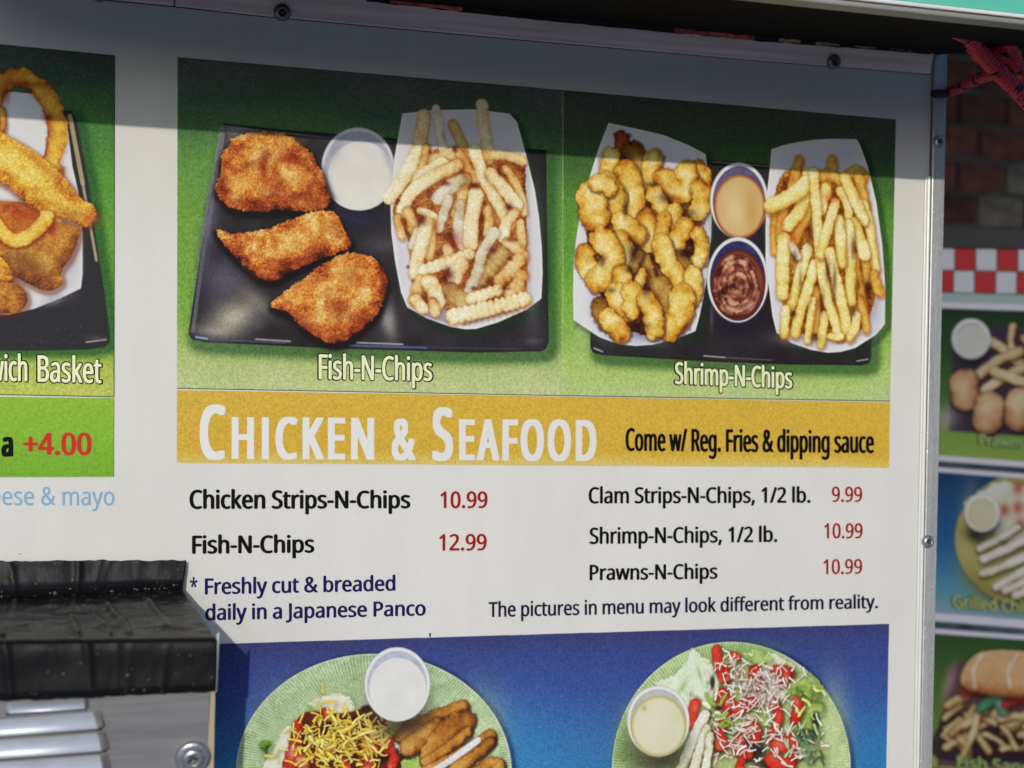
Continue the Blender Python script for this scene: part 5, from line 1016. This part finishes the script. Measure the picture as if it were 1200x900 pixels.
def louvre(tl, tr, br, bl_):
    """pressed louvre: its upper lip lies on the sheet, its lower lip stands 7 mm proud"""
    mb = MB()
    e = 7.
    pts = []
    for (px, py), out in ((tl, .3), (tr, .3), (br, e), (bl_, e)): pts.append(W(px, py, BD(py)+out))
    for (px, py), out in ((tl, -.5), (tr, -.5), (br, -.5), (bl_, -.5)):
        b_ = W(px, py, BD(py)+(e if out < 0 and (px, py) in (br, bl_) else .3)); pts.append(Vector((b_.x, b_.y+.007+.001, b_.z)))
    vs = pts
    # rounded face: three rows
    rows_ = []
    for t, lift in ((0, 0), (.25, .45), (.6, .9), (.9, 1.02), (1, .85)):
        a = vs[0].lerp(vs[3], t); b = vs[1].lerp(vs[2], t); out = Vector((0, -.0022*math.sin(math.pi*min(t, 1))*1.0, 0))
        row = []
        for u in (0, .02, .05, .5, .95, .98, 1):
            p = a.lerp(b, u)+out; k = {0: 0, .02: .55, .05: .9}.get(min(u, round(1-u, 2)), 1)
            back = a.lerp(b, u); base_y = vs[0].lerp(vs[1], u).y
            p.y = lerp(base_y, p.y, k); row.append(p)
        rows_.append(row)
    under = [Vector((p.x, vs[0].y+.004, p.z+.0004)) for p in rows_[-1]]
    rows_.append(under)
    V_ = [p for r_ in rows_ for p in r_]; F_ = []
    for j in range(len(rows_)-1):
        for i in range(6): F_.append((j*7+i, (j+1)*7+i, (j+1)*7+i+1, j*7+i+1))
    o = mesh_obj('louver', V_, F_, M_LOUVRE, boxr, smooth=True)
    o.data.materials.append(M_LEND)
    for k, p in enumerate(o.data.polygons):
        if k % 6 >= 4: p.material_index = 1
    # the slot below it
    q_ = [W(bl_[0], bl_[1]-1, BD(bl_[1])+.3), W(br[0]-3, br[1]-1, BD(br[1])+.3), W(br[0]-3, br[1]+1.6, BD(br[1])+.3), W(bl_[0], bl_[1]+1.6, BD(bl_[1])+.3)]
    mesh_obj('slot', q_, [(3, 2, 1, 0)], M_GAP, o)
louvre((9, 824), (103, 818), (104, 831), (7, 837))
louvre((-60, 848), (118, 833.5), (123, 854), (-60, 868))
louvre((-60, 872.5), (123, 858), (128, 880), (-60, 894))
louvre((-60, 897.5), (126, 884), (130, 906), (-60, 920))
bn = (W(0, 900, BD(900))-W(0, 820, BD(820))).normalized(); fn = Vector((1, 0, 0)).cross(bn).normalized()
if fn.y > 0: fn = -fn
screw(226, 888, 10.5, 0, boxr, M_SCREW, torx=False, washer=True, base=W(226, 888, BD(888)+1.0), ax=fn)

# ------------------------------------------------------------------ awning over the board
M_GREEN = mat('green_awning_fascia', A(92, 190, 160), .45, noise=[(30, (1, 1, 1), .05), (200, (.1, 1, 1), .06)], bump=(25, (1, 1, 1), .2, .003))
M_WTRIM = mat('white_awning_trim', A(224, 222, 216), .5, noise=[(150, (.2, 1, 1), .06)])
M_GTRIM = mat('grey_awning_tube', (.32, .31, .28, 1), .5, .3, noise=[(80, (.1, 1, 1), .12)])
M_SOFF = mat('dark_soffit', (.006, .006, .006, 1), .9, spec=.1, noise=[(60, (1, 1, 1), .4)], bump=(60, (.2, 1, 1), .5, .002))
DA = 200.
aw = empty('awning', 'green awning with a white trim line over the top of the menu board', 'awning', W(1000, -60, DA))
base = W(1060, 14, DA)                      # lower edge of the lip
XL, XR = W(-160, 0, DA).x, W(1360, 0, DA).x
def awz(py, px=1060): return W(px, py, DA).z
y_ = base.y; z_ = base.z
zt = awz(7.5); zw = awz(5.5+.0); 
mb = MB().box((XL, y_, z_), (XR, y_+.010, awz(5.6))); bevel(mb.obj('lip_tube', M_GTRIM, aw), .001)
mb = MB().box((XL, y_-.0022, awz(7.6)), (XR, y_-.0003, awz(2.6))); bevel(mb.obj('white_trim', M_WTRIM, aw), .0008)
mb = MB().box((XL, y_-.0012, awz(3.0)+.0004), (XR, y_+.012, awz(3.0)+.30)); mb.obj('fascia', M_GREEN, aw)
# roof and the dark soffit that slopes from the lip up to the board
mb = MB(); zr = W(600, 17.5, 0).z
A0, A1 = Vector((XL, y_+.0105, z_+.002)), Vector((XR, y_+.0105, z_+.002)); B0, B1 = Vector((XL, -.0005, W(600, 16, 0).z)), Vector((XR, -.0005, W(600, 16, 0).z))
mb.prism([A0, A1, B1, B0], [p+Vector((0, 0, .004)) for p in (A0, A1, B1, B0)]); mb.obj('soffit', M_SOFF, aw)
q_ = [Vector((XL, y_+.013, z_+.30)), Vector((2.6, y_+.013, z_+.30)), Vector((2.6, 1.74, z_+.95)), Vector((XL, 1.74, z_+.95))]  # unseen roof, added and run back to shade the second board and bricks
mb = MB().prism(q_, [p+Vector((0, 0, .03)) for p in q_]); mb.obj('added_shade_roof', M_GREEN, aw)
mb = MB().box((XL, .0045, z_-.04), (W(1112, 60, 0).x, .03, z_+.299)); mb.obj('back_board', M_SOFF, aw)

# torn foam weather strip lying in the gap above the rail
M_FOAM = mat('torn_foam', A(196, 160, 120), .8, noise=[(300, (1, 1, 1), .4)])
M_REDT = mat('torn_red_tape', A(206, 96, 92), .7, noise=[(220, (1, 1, 1), .5)])
M_BLKF = mat('black_foam', (.02, .018, .018, 1), .8, noise=[(200, (1, 1, 1), .5)], bump=(200, (.3, 1, 1), .8, .002))
ws = empty('weather_strip', 'ragged black foam strip with torn red and yellow bits above the top rail', 'weather strip', W(800, 35, 3))
def raggy(x0, x1, ytop, ybot, d, n, m, seed, nm, amp=2.):
    r_ = random.Random(seed); top = []; bot = []
    for i in range(n+1):
        t = i/n; x = lerp(x0, x1, t); e = 0 if i in (0, n) else 1
        top.append((x, ytop(x)+r_.uniform(-amp, amp)*e)); bot.append((x, ybot(x)+r_.uniform(-amp*.4, amp*.4)*e))
    pts = top+bot[::-1]; mb = MB(); f_ = [W(a, b, d+r_.uniform(-.5, .5)) for a, b in pts]; mb.prism(f_, [p+Vector((0, .002, 0)) for p in f_]); return mb.obj(nm, m, ws)
railtop = lambda x: np.interp(x, [-75, 60, 205, 435, 600, 900, 1092], [-47, -34, -20.4, 1, 19.5, 48, 62.5])
raggy(430, 1092, lambda x: railtop(x)-7, lambda x: railtop(x)+.6, 7.2, 60, M_BLKF, 1, 'foam_strip', 1.3)
raggy(458, 542, lambda x: railtop(x)-8-(540-x)*.05, lambda x: railtop(x)-.6, 8.2, 14, M_REDT, 2, 'torn_red_bit', 1.6)
raggy(790, 884, lambda x: railtop(x)-5, lambda x: railtop(x)-.2, 8.4, 18, M_REDT, 3, 'torn_red_bit', 1.6)
for a, b, s_ in ((914, 938, 4), (957, 984, 5), (1003, 1026, 6), (1044, 1076, 7)):
    raggy(a, b, lambda x: railtop(x)-5, lambda x: railtop(x)-1, 8.6, 8, M_FOAM, s_, 'torn_foam_bit', 1.4)
raggy(652, 690, lambda x: railtop(x)-14, lambda x: railtop(x)-12.6, 8.6, 8, M_FOAM, 8, 'torn_foam_bit', .8)
raggy(700, 790, lambda x: railtop(x)-11, lambda x: railtop(x)-10.2, 8.6, 14, M_FOAM, 9, 'torn_foam_bit', 1.)

# ------------------------------------------------------------------ rope
def rope_mat(name, c1, c2):
    m = bpy.data.materials.new(name); m.use_nodes = True; n = m.node_tree.nodes; l = m.node_tree.links; p = n['Principled BSDF']
    p.inputs['Roughness'].default_value = .55; p.inputs['Specular IOR Level'].default_value = .4
    uv = n.new('ShaderNodeTexCoord'); 
    def wave(ku, kv):
        mp = n.new('ShaderNodeVectorMath'); mp.operation = 'DOT_PRODUCT'; mp.inputs[1].default_value = (ku*2*math.pi, kv*2*math.pi, 0); l.new(uv.outputs['UV'], mp.inputs[0])
        s_ = n.new('ShaderNodeMath'); s_.operation = 'SINE'; l.new(mp.outputs['Value'], s_.inputs[0]); return s_.outputs[0]
    def op(o, a, b):
        k = n.new('ShaderNodeMath'); k.operation = o
        for i, x in enumerate((a, b)):
            if isinstance(x, float): k.inputs[i].default_value = x
            else: l.new(x, k.inputs[i])
        return k.outputs[0]
    w1, w2 = wave(4, 330), wave(-4, 330)
    braid = op('MAXIMUM', w1, w2)
    vm = n.new('ShaderNodeVectorMath'); vm.operation = 'MULTIPLY'; vm.inputs[1].default_value = (3, 130, 1); l.new(uv.outputs['UV'], vm.inputs[0])
    sp = n.new('ShaderNodeTexNoise'); sp.inputs['Scale'].default_value = 1.0; sp.inputs['Detail'].default_value = 1.5; l.new(vm.outputs[0], sp.inputs['Vector'])
    cr = n.new('ShaderNodeMapRange'); cr.inputs[1].default_value = .565; cr.inputs[2].default_value = .60; l.new(sp.outputs[0], cr.inputs[0])
    nz = n.new('ShaderNodeTexNoise'); nz.inputs['Scale'].default_value = 700; nz.inputs['Detail'].default_value = 3
    l.new(uv.outputs['Object'], nz.inputs['Vector'])
    mx0 = n.new('ShaderNodeMix'); mx0.data_type = 'RGBA'; mx0.inputs['A'].default_value = c1; mx0.inputs['B'].default_value = (.62, .30, .26, 1)
    fr = n.new('ShaderNodeMapRange'); fr.inputs[1].default_value = .58; fr.inputs[2].default_value = .74; fr.inputs[4].default_value = .7; l.new(nz.outputs[0], fr.inputs[0]); l.new(fr.outputs[0], mx0.inputs['Factor'])
    mx = n.new('ShaderNodeMix'); mx.data_type = 'RGBA'; l.new(mx0.outputs['Result'], mx.inputs['A']); mx.inputs['B'].default_value = c2; l.new(cr.outputs[0], mx.inputs['Factor'])
    l.new(mx.outputs['Result'], p.inputs['Base Color'])
    bp = n.new('ShaderNodeBump'); bp.inputs['Strength'].default_value = .8; bp.inputs['Distance'].default_value = .0012; l.new(braid, bp.inputs['Height']); l.new(bp.outputs[0], p.inputs['Normal'])
    return m
M_ROPE = rope_mat('red_braid', (.80, .045, .085, 1), (.012, .010, .012, 1))
rp = empty('rope', 'red braided rope with black flecks knotted at the top right corner of the board', 'rope', W(1160, 60, 60))
def strand(pts, r, nm='strand', m=M_ROPE):
    P_ = [np.array(W(a, b, d)) for a, b, d in pts]
    path = cat(P_, 22); vs, fs, uv = tube(path, [r*(1+.10*mnoise.noise(Vector(p)*90)+.05*mnoise.noise(Vector(p)*300)) for p in path], 18); return mesh_obj(nm, vs, fs, m, rp, smooth=True, uv=uv)
strand([(1040, -2, 120), (1070, 18, 116), (1100, 32, 112), (1134, 46, 100), (1152, 60, 80), (1172, 84, 70)], .0030)
strand([(1100, 4, 112), (1122, 22, 108), (1136, 42, 100), (1150, 62, 92), (1170, 84, 84), (1192, 106, 78), (1225, 140, 70)], .0050)
strand([(1120, 0, 100), (1134, 34, 88), (1140, 54, 80), (1150, 66, 76), (1172, 60, 84), (1196, 42, 100), (1220, 24, 110)], .0042)
strand([(1101, 109, -30), (1106, 109, -14), (1114, 107.5, 2), (1128, 101, 20), (1148, 92, 40), (1168, 85, 60), (1184, 79, 76)], .0036)
strand([(1150, 0, 110), (1172, 34, 96), (1186, 60, 84), (1196, 84, 72), (1222, 96, 60)], .0043)
strand([(1228, 0, 110), (1200, 30, 100), (1182, 54, 92), (1176, 78, 70), (1190, 100, 60)], .0043)
strand([(1205, 10, 80), (1208, 50, 74), (1204, 90, 70), (1215, 120, 60)], .0050)
strand([(1095, 110, 1), (1097, 110, 5), (1101, 110, 5.2), (1107, 110, 5), (1111, 110, 1), (1112, 110, -10)], .0026, 'rope_shadow_loop', mat('rope_shadow_dark', (.05, .022, .02, 1), .7))  # added dark loop standing for the rope's shadow on the rail

# ------------------------------------------------------------------ second menu board, behind to the right
hd = np.array([3400., 200., -1700.]); hd /= np.linalg.norm(hd)
vd = R[:, 1] - hd*(R[:, 1] @ hd); vd /= np.linalg.norm(vd)
nd = np.cross(hd, vd)
O2 = np.array([(1150-600)/F, (500-450)/F, 1.0])*1.52      # metres, camera frame
def W2(px, py, out=0.):
    d = np.array([(px-600)/F, (py-450)/F, 1.0])
    nn = nd if nd @ O2 < 0 else -nd
    o_ = O2+nn*out*.001
    t = (o_ @ nd)/(d @ nd)
    p = d*t                                   # camera frame, metres
    b_ = R.T @ (p/UM) + CAMB
    return b2w(b_)
def M2(pts):
    res = []
    for a, b in pts:
        d = np.array([(a-600)/F, (b-450)/F, 1.0]); t = (O2 @ nd)/(d @ nd); p = d*t-O2
        res.append(((p @ hd)*1000, (p @ vd)*1000))
    return np.array(res)
e2 = M2([(1080, 350), (1330, 350), (1330, 960), (1080, 960)])
sh_main = sh
sh = Sheet(M2, e2[:, 0].min(), e2[:, 1].min(), e2[:, 0].max(), e2[:, 1].max(), 2.0)
sh.c[:] = (150, 150, 160)
def g2(quad, stops): ground(quad, stops, None, .4)
UP = 1.30                                     # not applied; the picture colours below already hold the board's shade
def u(c): return tuple(min(235, k*UP) for k in c)
QA = [(1080, 361), (1330, 369), (1330, 552), (1080, 534)]
QC = [(1080, 552), (1330, 570), (1330, 748), (1080, 727)]
QD = [(1080, 742), (1330, 760), (1330, 925), (1080, 898)]
g2(QA, [(0, (34, 60, 34)), (.3, (44, 84, 40)), (.7, (84, 122, 50)), (.85, (124, 160, 62)), (1, (136, 168, 70))])
g2(QC, [(0, (26, 58, 110)), (.5, (32, 96, 156)), (.8, (84, 150, 176)), (1, (150, 168, 180))])
g2(QD, [(0, (44, 84, 36)), (.5, (84, 120, 44)), (.9, (136, 158, 60)), (1, (150, 168, 76))])
begin()
sh.flat([(1112, 505), (1118, 380), (1330, 390), (1330, 520)], (60, 48, 66), False, soft=3); sh.glow((1108, 490), 14, 14, (176, 150, 156), .8)
PAL2 = [(96, 46, 30), (150, 92, 58), (190, 134, 90), (206, 166, 118), (214, 188, 150)]
for p, wd in [([(1160, 400), (1180, 412), (1200, 430)], 12), ([(1187, 382), (1184, 400), (1190, 415)], 8), ([(1135, 450), (1165, 425), (1195, 412)], 12), ([(1150, 460), (1180, 440), (1220, 425)], 12), ([(1200, 395), (1215, 410), (1240, 430)], 10), ([(1165, 435), (1210, 450), (1240, 445)], 12)]:
    sh.stroke(p, wd, [(110, 60, 36), (176, 128, 84), (206, 180, 132), (216, 200, 170)], rough=1, cname='printed_fry', base=.6)
for p, wd in [([(1130, 448), (1131, 465)], 32), ([(1160, 475), (1157, 492)], 34), ([(1196, 470), (1194, 490)], 34), ([(1232, 475), (1232, 495)], 34)]:
    sh.stroke([p[0], ((p[0][0]+p[1][0])/2, (p[0][1]+p[1][1])/2), p[1]], wd, PAL2, rough=1.5, base=.55, shadow=.8, shcol=(30, 20, 26), cname='printed_prawn')
cup(1138, 397, 22.5, 23.5, 1139, 400, 19.5, 19, (180, 172, 190), (196, 194, 188)); end('b1')
begin()
PE = ell(1225, 632, 106, 84, 40); sh.halo(PE, 5, (16, 40, 70), .6, 2, 2)
sh.flat(PE, (168, 158, 84), True); sh.cuts.append(('printed_plate', PE)); sh.glow((1135, 620), 12, 50, (190, 182, 110), .6); sh.glow((1150, 690), 30, 12, (136, 118, 40), .6, .6)
lettuce([(1130, 590), (1150, 575), (1175, 563), (1200, 570), (1240, 575), (1240, 620), (1190, 640), (1150, 610)], [(130, 140, 70), (180, 188, 130), (204, 204, 180), (212, 210, 200)], .65)
for c in [(1193, 572), (1193, 595), (1177, 598), (1196, 615), (1215, 590), (1225, 605)]: sh.glow(c, 6, 8, (186, 60, 50), .8)
sh.glow((1143, 628), 14, 9, (40, 44, 30), .85, .4)
for p, wd in [([(1148, 643), (1170, 632), (1192, 618)], 9), ([(1153, 655), (1180, 643), (1210, 628)], 10), ([(1152, 672), (1180, 662), (1215, 645)], 10), ([(1168, 688), (1190, 675), (1225, 655)], 10), ([(1178, 692), (1200, 682), (1235, 668)], 10), ([(1190, 698), (1210, 690), (1240, 680)], 10)]:
    sh.stroke(p, wd, [(90, 70, 40), (160, 146, 104), (206, 196, 176), (218, 212, 206)], rough=1, base=.7, tex=.4, shadow=.6, shcol=(60, 50, 24), cname='printed_chicken_strip')
cup(1151, 601, 20.5, 22, 1152, 602, 16, 17, (200, 180, 130), (202, 196, 160)); end('b2')
begin()
sh.flat([(1098, 898), (1112, 782), (1130, 775), (1330, 790), (1330, 905)], (96, 66, 72), False, soft=3); sh.glow((1112, 800), 6, 22, (180, 146, 140), .7, .2); sh.glow((1112, 880), 16, 9, (190, 148, 140), .8)
sh.flat([(1100, 850), (1120, 835), (1230, 880), (1230, 892), (1100, 890)], (36, 26, 36), True, soft=5, alpha=.8)
for i in range(46):
    x, y = 1104+rng.random()*140, 826+rng.random()*52; a = -.35+rng.normal()*.35; l_ = 18+rng.random()*22
    if i % 7 == 0: a += 1.3
    sh.stroke([(x, y), (x+math.cos(a)*l_/2, y+math.sin(a)*l_/2-2), (x+math.cos(a)*l_, y+math.sin(a)*l_)], 6.5+rng.random()*2.5, [(110, 64, 30), (176, 132, 70), (206, 180, 118), (214, 198, 158)], rough=1, base=.55, cname='printed_fry')
sh.stroke([(1126, 890), (1140, 860), (1148, 828)], 7, [(110, 64, 30), (190, 150, 90), (214, 196, 150)], rough=.8, base=.7)
sh.stroke([(1130, 812), (1160, 808), (1230, 820)], 12, [(90, 16, 16), (150, 40, 34), (170, 60, 46)], rough=2)
sh.stroke([(1150, 830), (1165, 820), (1176, 832)], 13, [(20, 60, 36), (50, 120, 80), (130, 180, 160)], rough=2); sh.stroke([(1180, 826), (1195, 820), (1230, 830)], 11, [(110, 16, 16), (180, 40, 36), (196, 66, 50)], rough=2)
BUN = [(1126, 800), (1130, 782), (1142, 768), (1162, 762), (1200, 763), (1250, 766), (1290, 785), (1290, 815), (1200, 818), (1160, 814), (1138, 810)]
sh.blob(BUN, [(120, 56, 24), (170, 96, 46), (198, 132, 74), (214, 164, 108), (220, 184, 140)], R_=30, rough=1, bump=.2, base=.6, tex=.15, contrast=.5); sh.cuts.append(('printed_bun', list(cat(BUN, 2, True))))
for x in (1143, 1184, 1225): sh.stroke([(x, 805), (x-2, 785), (x+8, 768)], 5, [(196, 140, 90), (216, 180, 140), (224, 206, 180)], shadow=0, rough=.5)
end('b3')
px2 = sh.finish(.03); _m = px2.mean(2, keepdims=True); px2 = (_m+(px2-_m)*.86)*.84  # print dimmed and greyed so it looks shaded
M_PR2 = print_mat('second_board_print', to_image('second_menu_print', px2), .4)
sh2 = sh
board2 = empty('menu_board', 'blurred second menu board behind the right rail with a red and white checkered band', 'menu board', W2(1150, 600))
M_FR2 = mat('grey_panel_frame', A(176, 172, 184), .5, noise=[(30, (1, 1, 1), .05)])
M_BK2 = mat('black_board_frame', (.012, .012, .013, 1), .6)
M_TEAL = mat('pale_teal_band', A(128, 146, 144), .5); M_SMOKE = mat('dark_panel_gap', (.03, .05, .055, 1), .3, noise=[(40, (1, 1, 1), .7)])
M_SQR = mat('red_check', A(150, 22, 24), .45, noise=[(60, (1, 1, 1), .06)]); M_SQW = mat('white_check', A(168, 166, 176), .45, noise=[(60, (1, 1, 1), .04)]); M_SQB = mat('dark_check_joint', (.05, .045, .05, 1), .6)
nn2 = v2w(R.T @ (nd if nd @ O2 < 0 else -nd))
def slab(pts, out, name, m, parent=board2, th=.006, **k):
    f_ = [W2(a, b, out) for a, b in pts]; mb = MB(); mb.prism(f_, [p-nn2*th for p in f_]); return mb.obj(name, m, parent, **k)
def ln2(x, y0, s_): return y0+(x-1105)*s_
def band(y0, s0, y1, s1, out, name, m, **k):
    return slab([(1040, ln2(1040, y0, s0)), (1330, ln2(1330, y0, s0)), (1330, ln2(1330, y1, s1)), (1040, ln2(1040, y1, s1))], out, name, m, **k)
band(268.5, .006, 940, .1, -8, 'backing_panel', M_BK2, th=.02)
band(268.5, .006, 290, .012, 3, 'top_frame', M_BK2)
band(290.5, .012, 342.5, .028, -2, 'check_ground', M_SQB)
cw = 24.6
for r_ in range(2):
    for i in range(-2, 8):
        x0 = 1119.5+i*24.7-(r_*.0); x1 = x0+23.2
        y0 = (291.5, 317.3)[r_]; y1 = (315.8, 341.8)[r_]; s_ = (.012, .02)[r_]; s2 = (.02, .028)[r_]
        slab([(x0-r_*1.2, ln2(x0, y0, s_)), (x1-r_*1.2, ln2(x1, y0, s_)), (x1-r_*1.6, ln2(x1, y1, s2)), (x0-r_*1.6, ln2(x0, y1, s2))], -.5, 'check_square', M_SQR if (i+r_) % 2 == 0 else M_SQW, th=.0012)
band(343, .028, 353.5, .03, -1, 'teal_band', M_TEAL); band(353.8, .03, 361, .034, 3, 'panel_rail', M_FR2)
def uv2(pts): q = sh2.t(pts); return [(a/sh2.w, 1-b/sh2.h) for a, b in q]
def pic2(quad, key, label):
    o = sheet_obj('photo_print', quad, 1., board2, label, uv2, W2, M_PR2); k = 0
    for nm, poly in GROUPS[key]:
        p = clip_quad(poly, quad)
        if len(p) > 2: k += 1; sheet_obj(nm, p, 1.02+.02*k, o, None, uv2, W2, M_PR2)
    return o
a_ = pic2(QA, 'b1', 'printed picture of prawns with a dip'); b_ = pic2(QC, 'b2', 'printed picture of a grilled chicken salad'); c_ = pic2(QD, 'b3', 'printed picture of a fish sandwich with fries')
band(534, .075, 540.5, .076, 3, 'panel_rail', M_FR2); band(540.6, .076, 548, .077, -1, 'panel_gap', M_SMOKE); band(548, .077, 553.5, .077, 3, 'panel_rail', M_FR2)
band(719, .082, 728, .083, 3, 'panel_rail', M_FR2); band(728.2, .083, 737.5, .072, -1, 'panel_gap', M_SMOKE); band(737.6, .072, 743, .072, 3, 'panel_rail', M_FR2)
M_YT = mat('yellow_green_print', A(150, 156, 84), .5); M_YT2 = mat('pale_green_print', A(136, 154, 90), .5); M_DK = mat('dark_green_print', A(60, 80, 40), .5)
outlined('Prawns-N-Chips', 1148, 521, 1262, 530, 12, 12, M_YT2, M_DK, a_, .3, 1., 3.5, mp=W2); outlined('Grilled Chicken', 1117, 712, 1235, 722, 15, 15, M_YT, M_DK, b_, .3, 1., 3.5, mp=W2)
outlined('Fish Sandwich', 1122, 899, 1250, 910, 13, 13, M_YT2, M_DK, c_, .3, 1., 3.5, mp=W2)
sh = sh_main

# ------------------------------------------------------------------ brick wall, ground, things out of frame
M_BR = [mat('dark_brick', (.27, .080, .052, 1), .85, noise=[(30, (1, 1, 1), .5)], bump=(60, (1, 1, 1), .5, .004)), mat('red_brick', (.44, .13, .075, 1), .85, noise=[(30, (1, 1, 1), .5)], bump=(60, (1, 1, 1), .5, .004)),
        mat('tan_sunfleck_brick', (.62, .38, .25, 1), .85, noise=[(25, (1, 1, 1), .5)], bump=(60, (1, 1, 1), .5, .004)), mat('black_brick', (.07, .05, .048, 1), .85, noise=[(30, (1, 1, 1), .4)])]
M_MORT = mat('mortar', (.40, .36, .31, 1), .9, noise=[(20, (1, 1, 1), .35)])
YW = 1.75
def WW(px, py): return W(px, py, -YW*1000)
p0 = WW(1150, 187)
brick_h, brick_l, j_ = .058, .105, .0115
wall = empty('brick_wall', 'shaded brick wall of red and dark bricks, with tan ones for sun flecks, behind the second board', 'brick wall', (p0.x, YW, 0))
mb = MB().box((p0.x-1.6, YW+.012, 0), (p0.x+1.6, YW+.12, 3.2)); mb.obj('mortar_bed', M_MORT, wall)
rb = random.Random(5); pitch = brick_h+j_; 
zrow = WW(1150, 187).z; mm = WW(1122, 187).x
me_b = {}
special = {(-1, 0): 1, (-1, 1): 2, (0, 0): 1, (1, 0): 0, (0, 2): 3, (-1, -1): 1, (-2, 0): 2, (-2, 1): 0}  # tan ones stand in for sun flecks on the wall
def brick_mesh(mi):
    if mi not in me_b:
        b_ = MB().box((-brick_l/2, 0, -brick_h/2), (brick_l/2, .03, brick_h/2)); m_ = bpy.data.meshes.new('brick'); m_.from_pydata([tuple(v) for v in b_.v], [], b_.f); m_.materials.append(M_BR[mi]); me_b[mi] = m_
    return me_b[mi]
for r_ in range(-7, 9):
    for i in range(-3, 6):
        x = mm+brick_l/2+j_/2+i*(brick_l+j_)+(0 if r_ % 2 else (brick_l+j_)*.42); z = zrow+pitch*(r_+.5)
        mi = special.get((r_, i), rb.choices([0, 1, 2, 3], [5, 3, 1, 2])[0])
        o = bpy.data.objects.new('brick', brick_mesh(mi)); C.objects.link(o); o.parent = wall
        o.location = (x-p0.x+rb.uniform(-.001, .001), rb.uniform(-.002, .002), z)
M_GRD = mat('pale_grey_paving', (.44, .42, .39, 1), .9, noise=[(3, (1, 1, 1), .12), (60, (1, 1, 1), .1)])
g = mesh_obj('ground', [(-60, -60, 0), (60, -60, 0), (60, 60, 0), (-60, 60, 0)], [(0, 1, 2, 3)], M_GRD); g['kind'] = 'structure'
# canvas windbreak added out of view only to shade the second board and the bricks
M_CANV = mat('beige_canvas', (.42, .40, .36, 1), .85, noise=[(8, (1, 1, 1), .06)], bump=(90, (1, 1, 1), .2, .002)); M_POST = mat('steel_post', (.3, .3, .3, 1), .4, .6)
cv = empty('added_sunshade', 'tall beige canvas windbreak on steel posts added out of frame to shade the second board and bricks', 'sunshade', (.2, -2.5, 0))
mb = MB().box((.2, -2.503, .15), (3.4, -2.497, 3.3)); mb.obj('canvas', M_CANV, cv)
for x in (.2, 1.8, 3.4):
    mb = MB(); mb.lathe((x, -2.53, 0), (0, 0, 1), [(.02, 0), (.02, 3.35), (.012, 3.36)], 16); mb.obj('post', M_POST, cv)
# legs that carry the menu boards
M_LEG = mat('steel_leg', (.3, .3, .3, 1), .4, .6)
for x in (W(-60, 950, 0).x+.02, W(1070, 950, 0).x-.03):
    mb = MB().box((x-.015, .006, 0), (x+.015, .036, W(500, -20, 0).z)); mb.obj('leg', M_LEG, board)
for x_ in (1120, 1310):
    q_ = W2(x_, 880, -20); mb = MB().box((q_.x-.015, q_.y+.02, 0), (q_.x+.015, q_.y+.05, q_.z)); mb.obj('leg', M_LEG, board2)
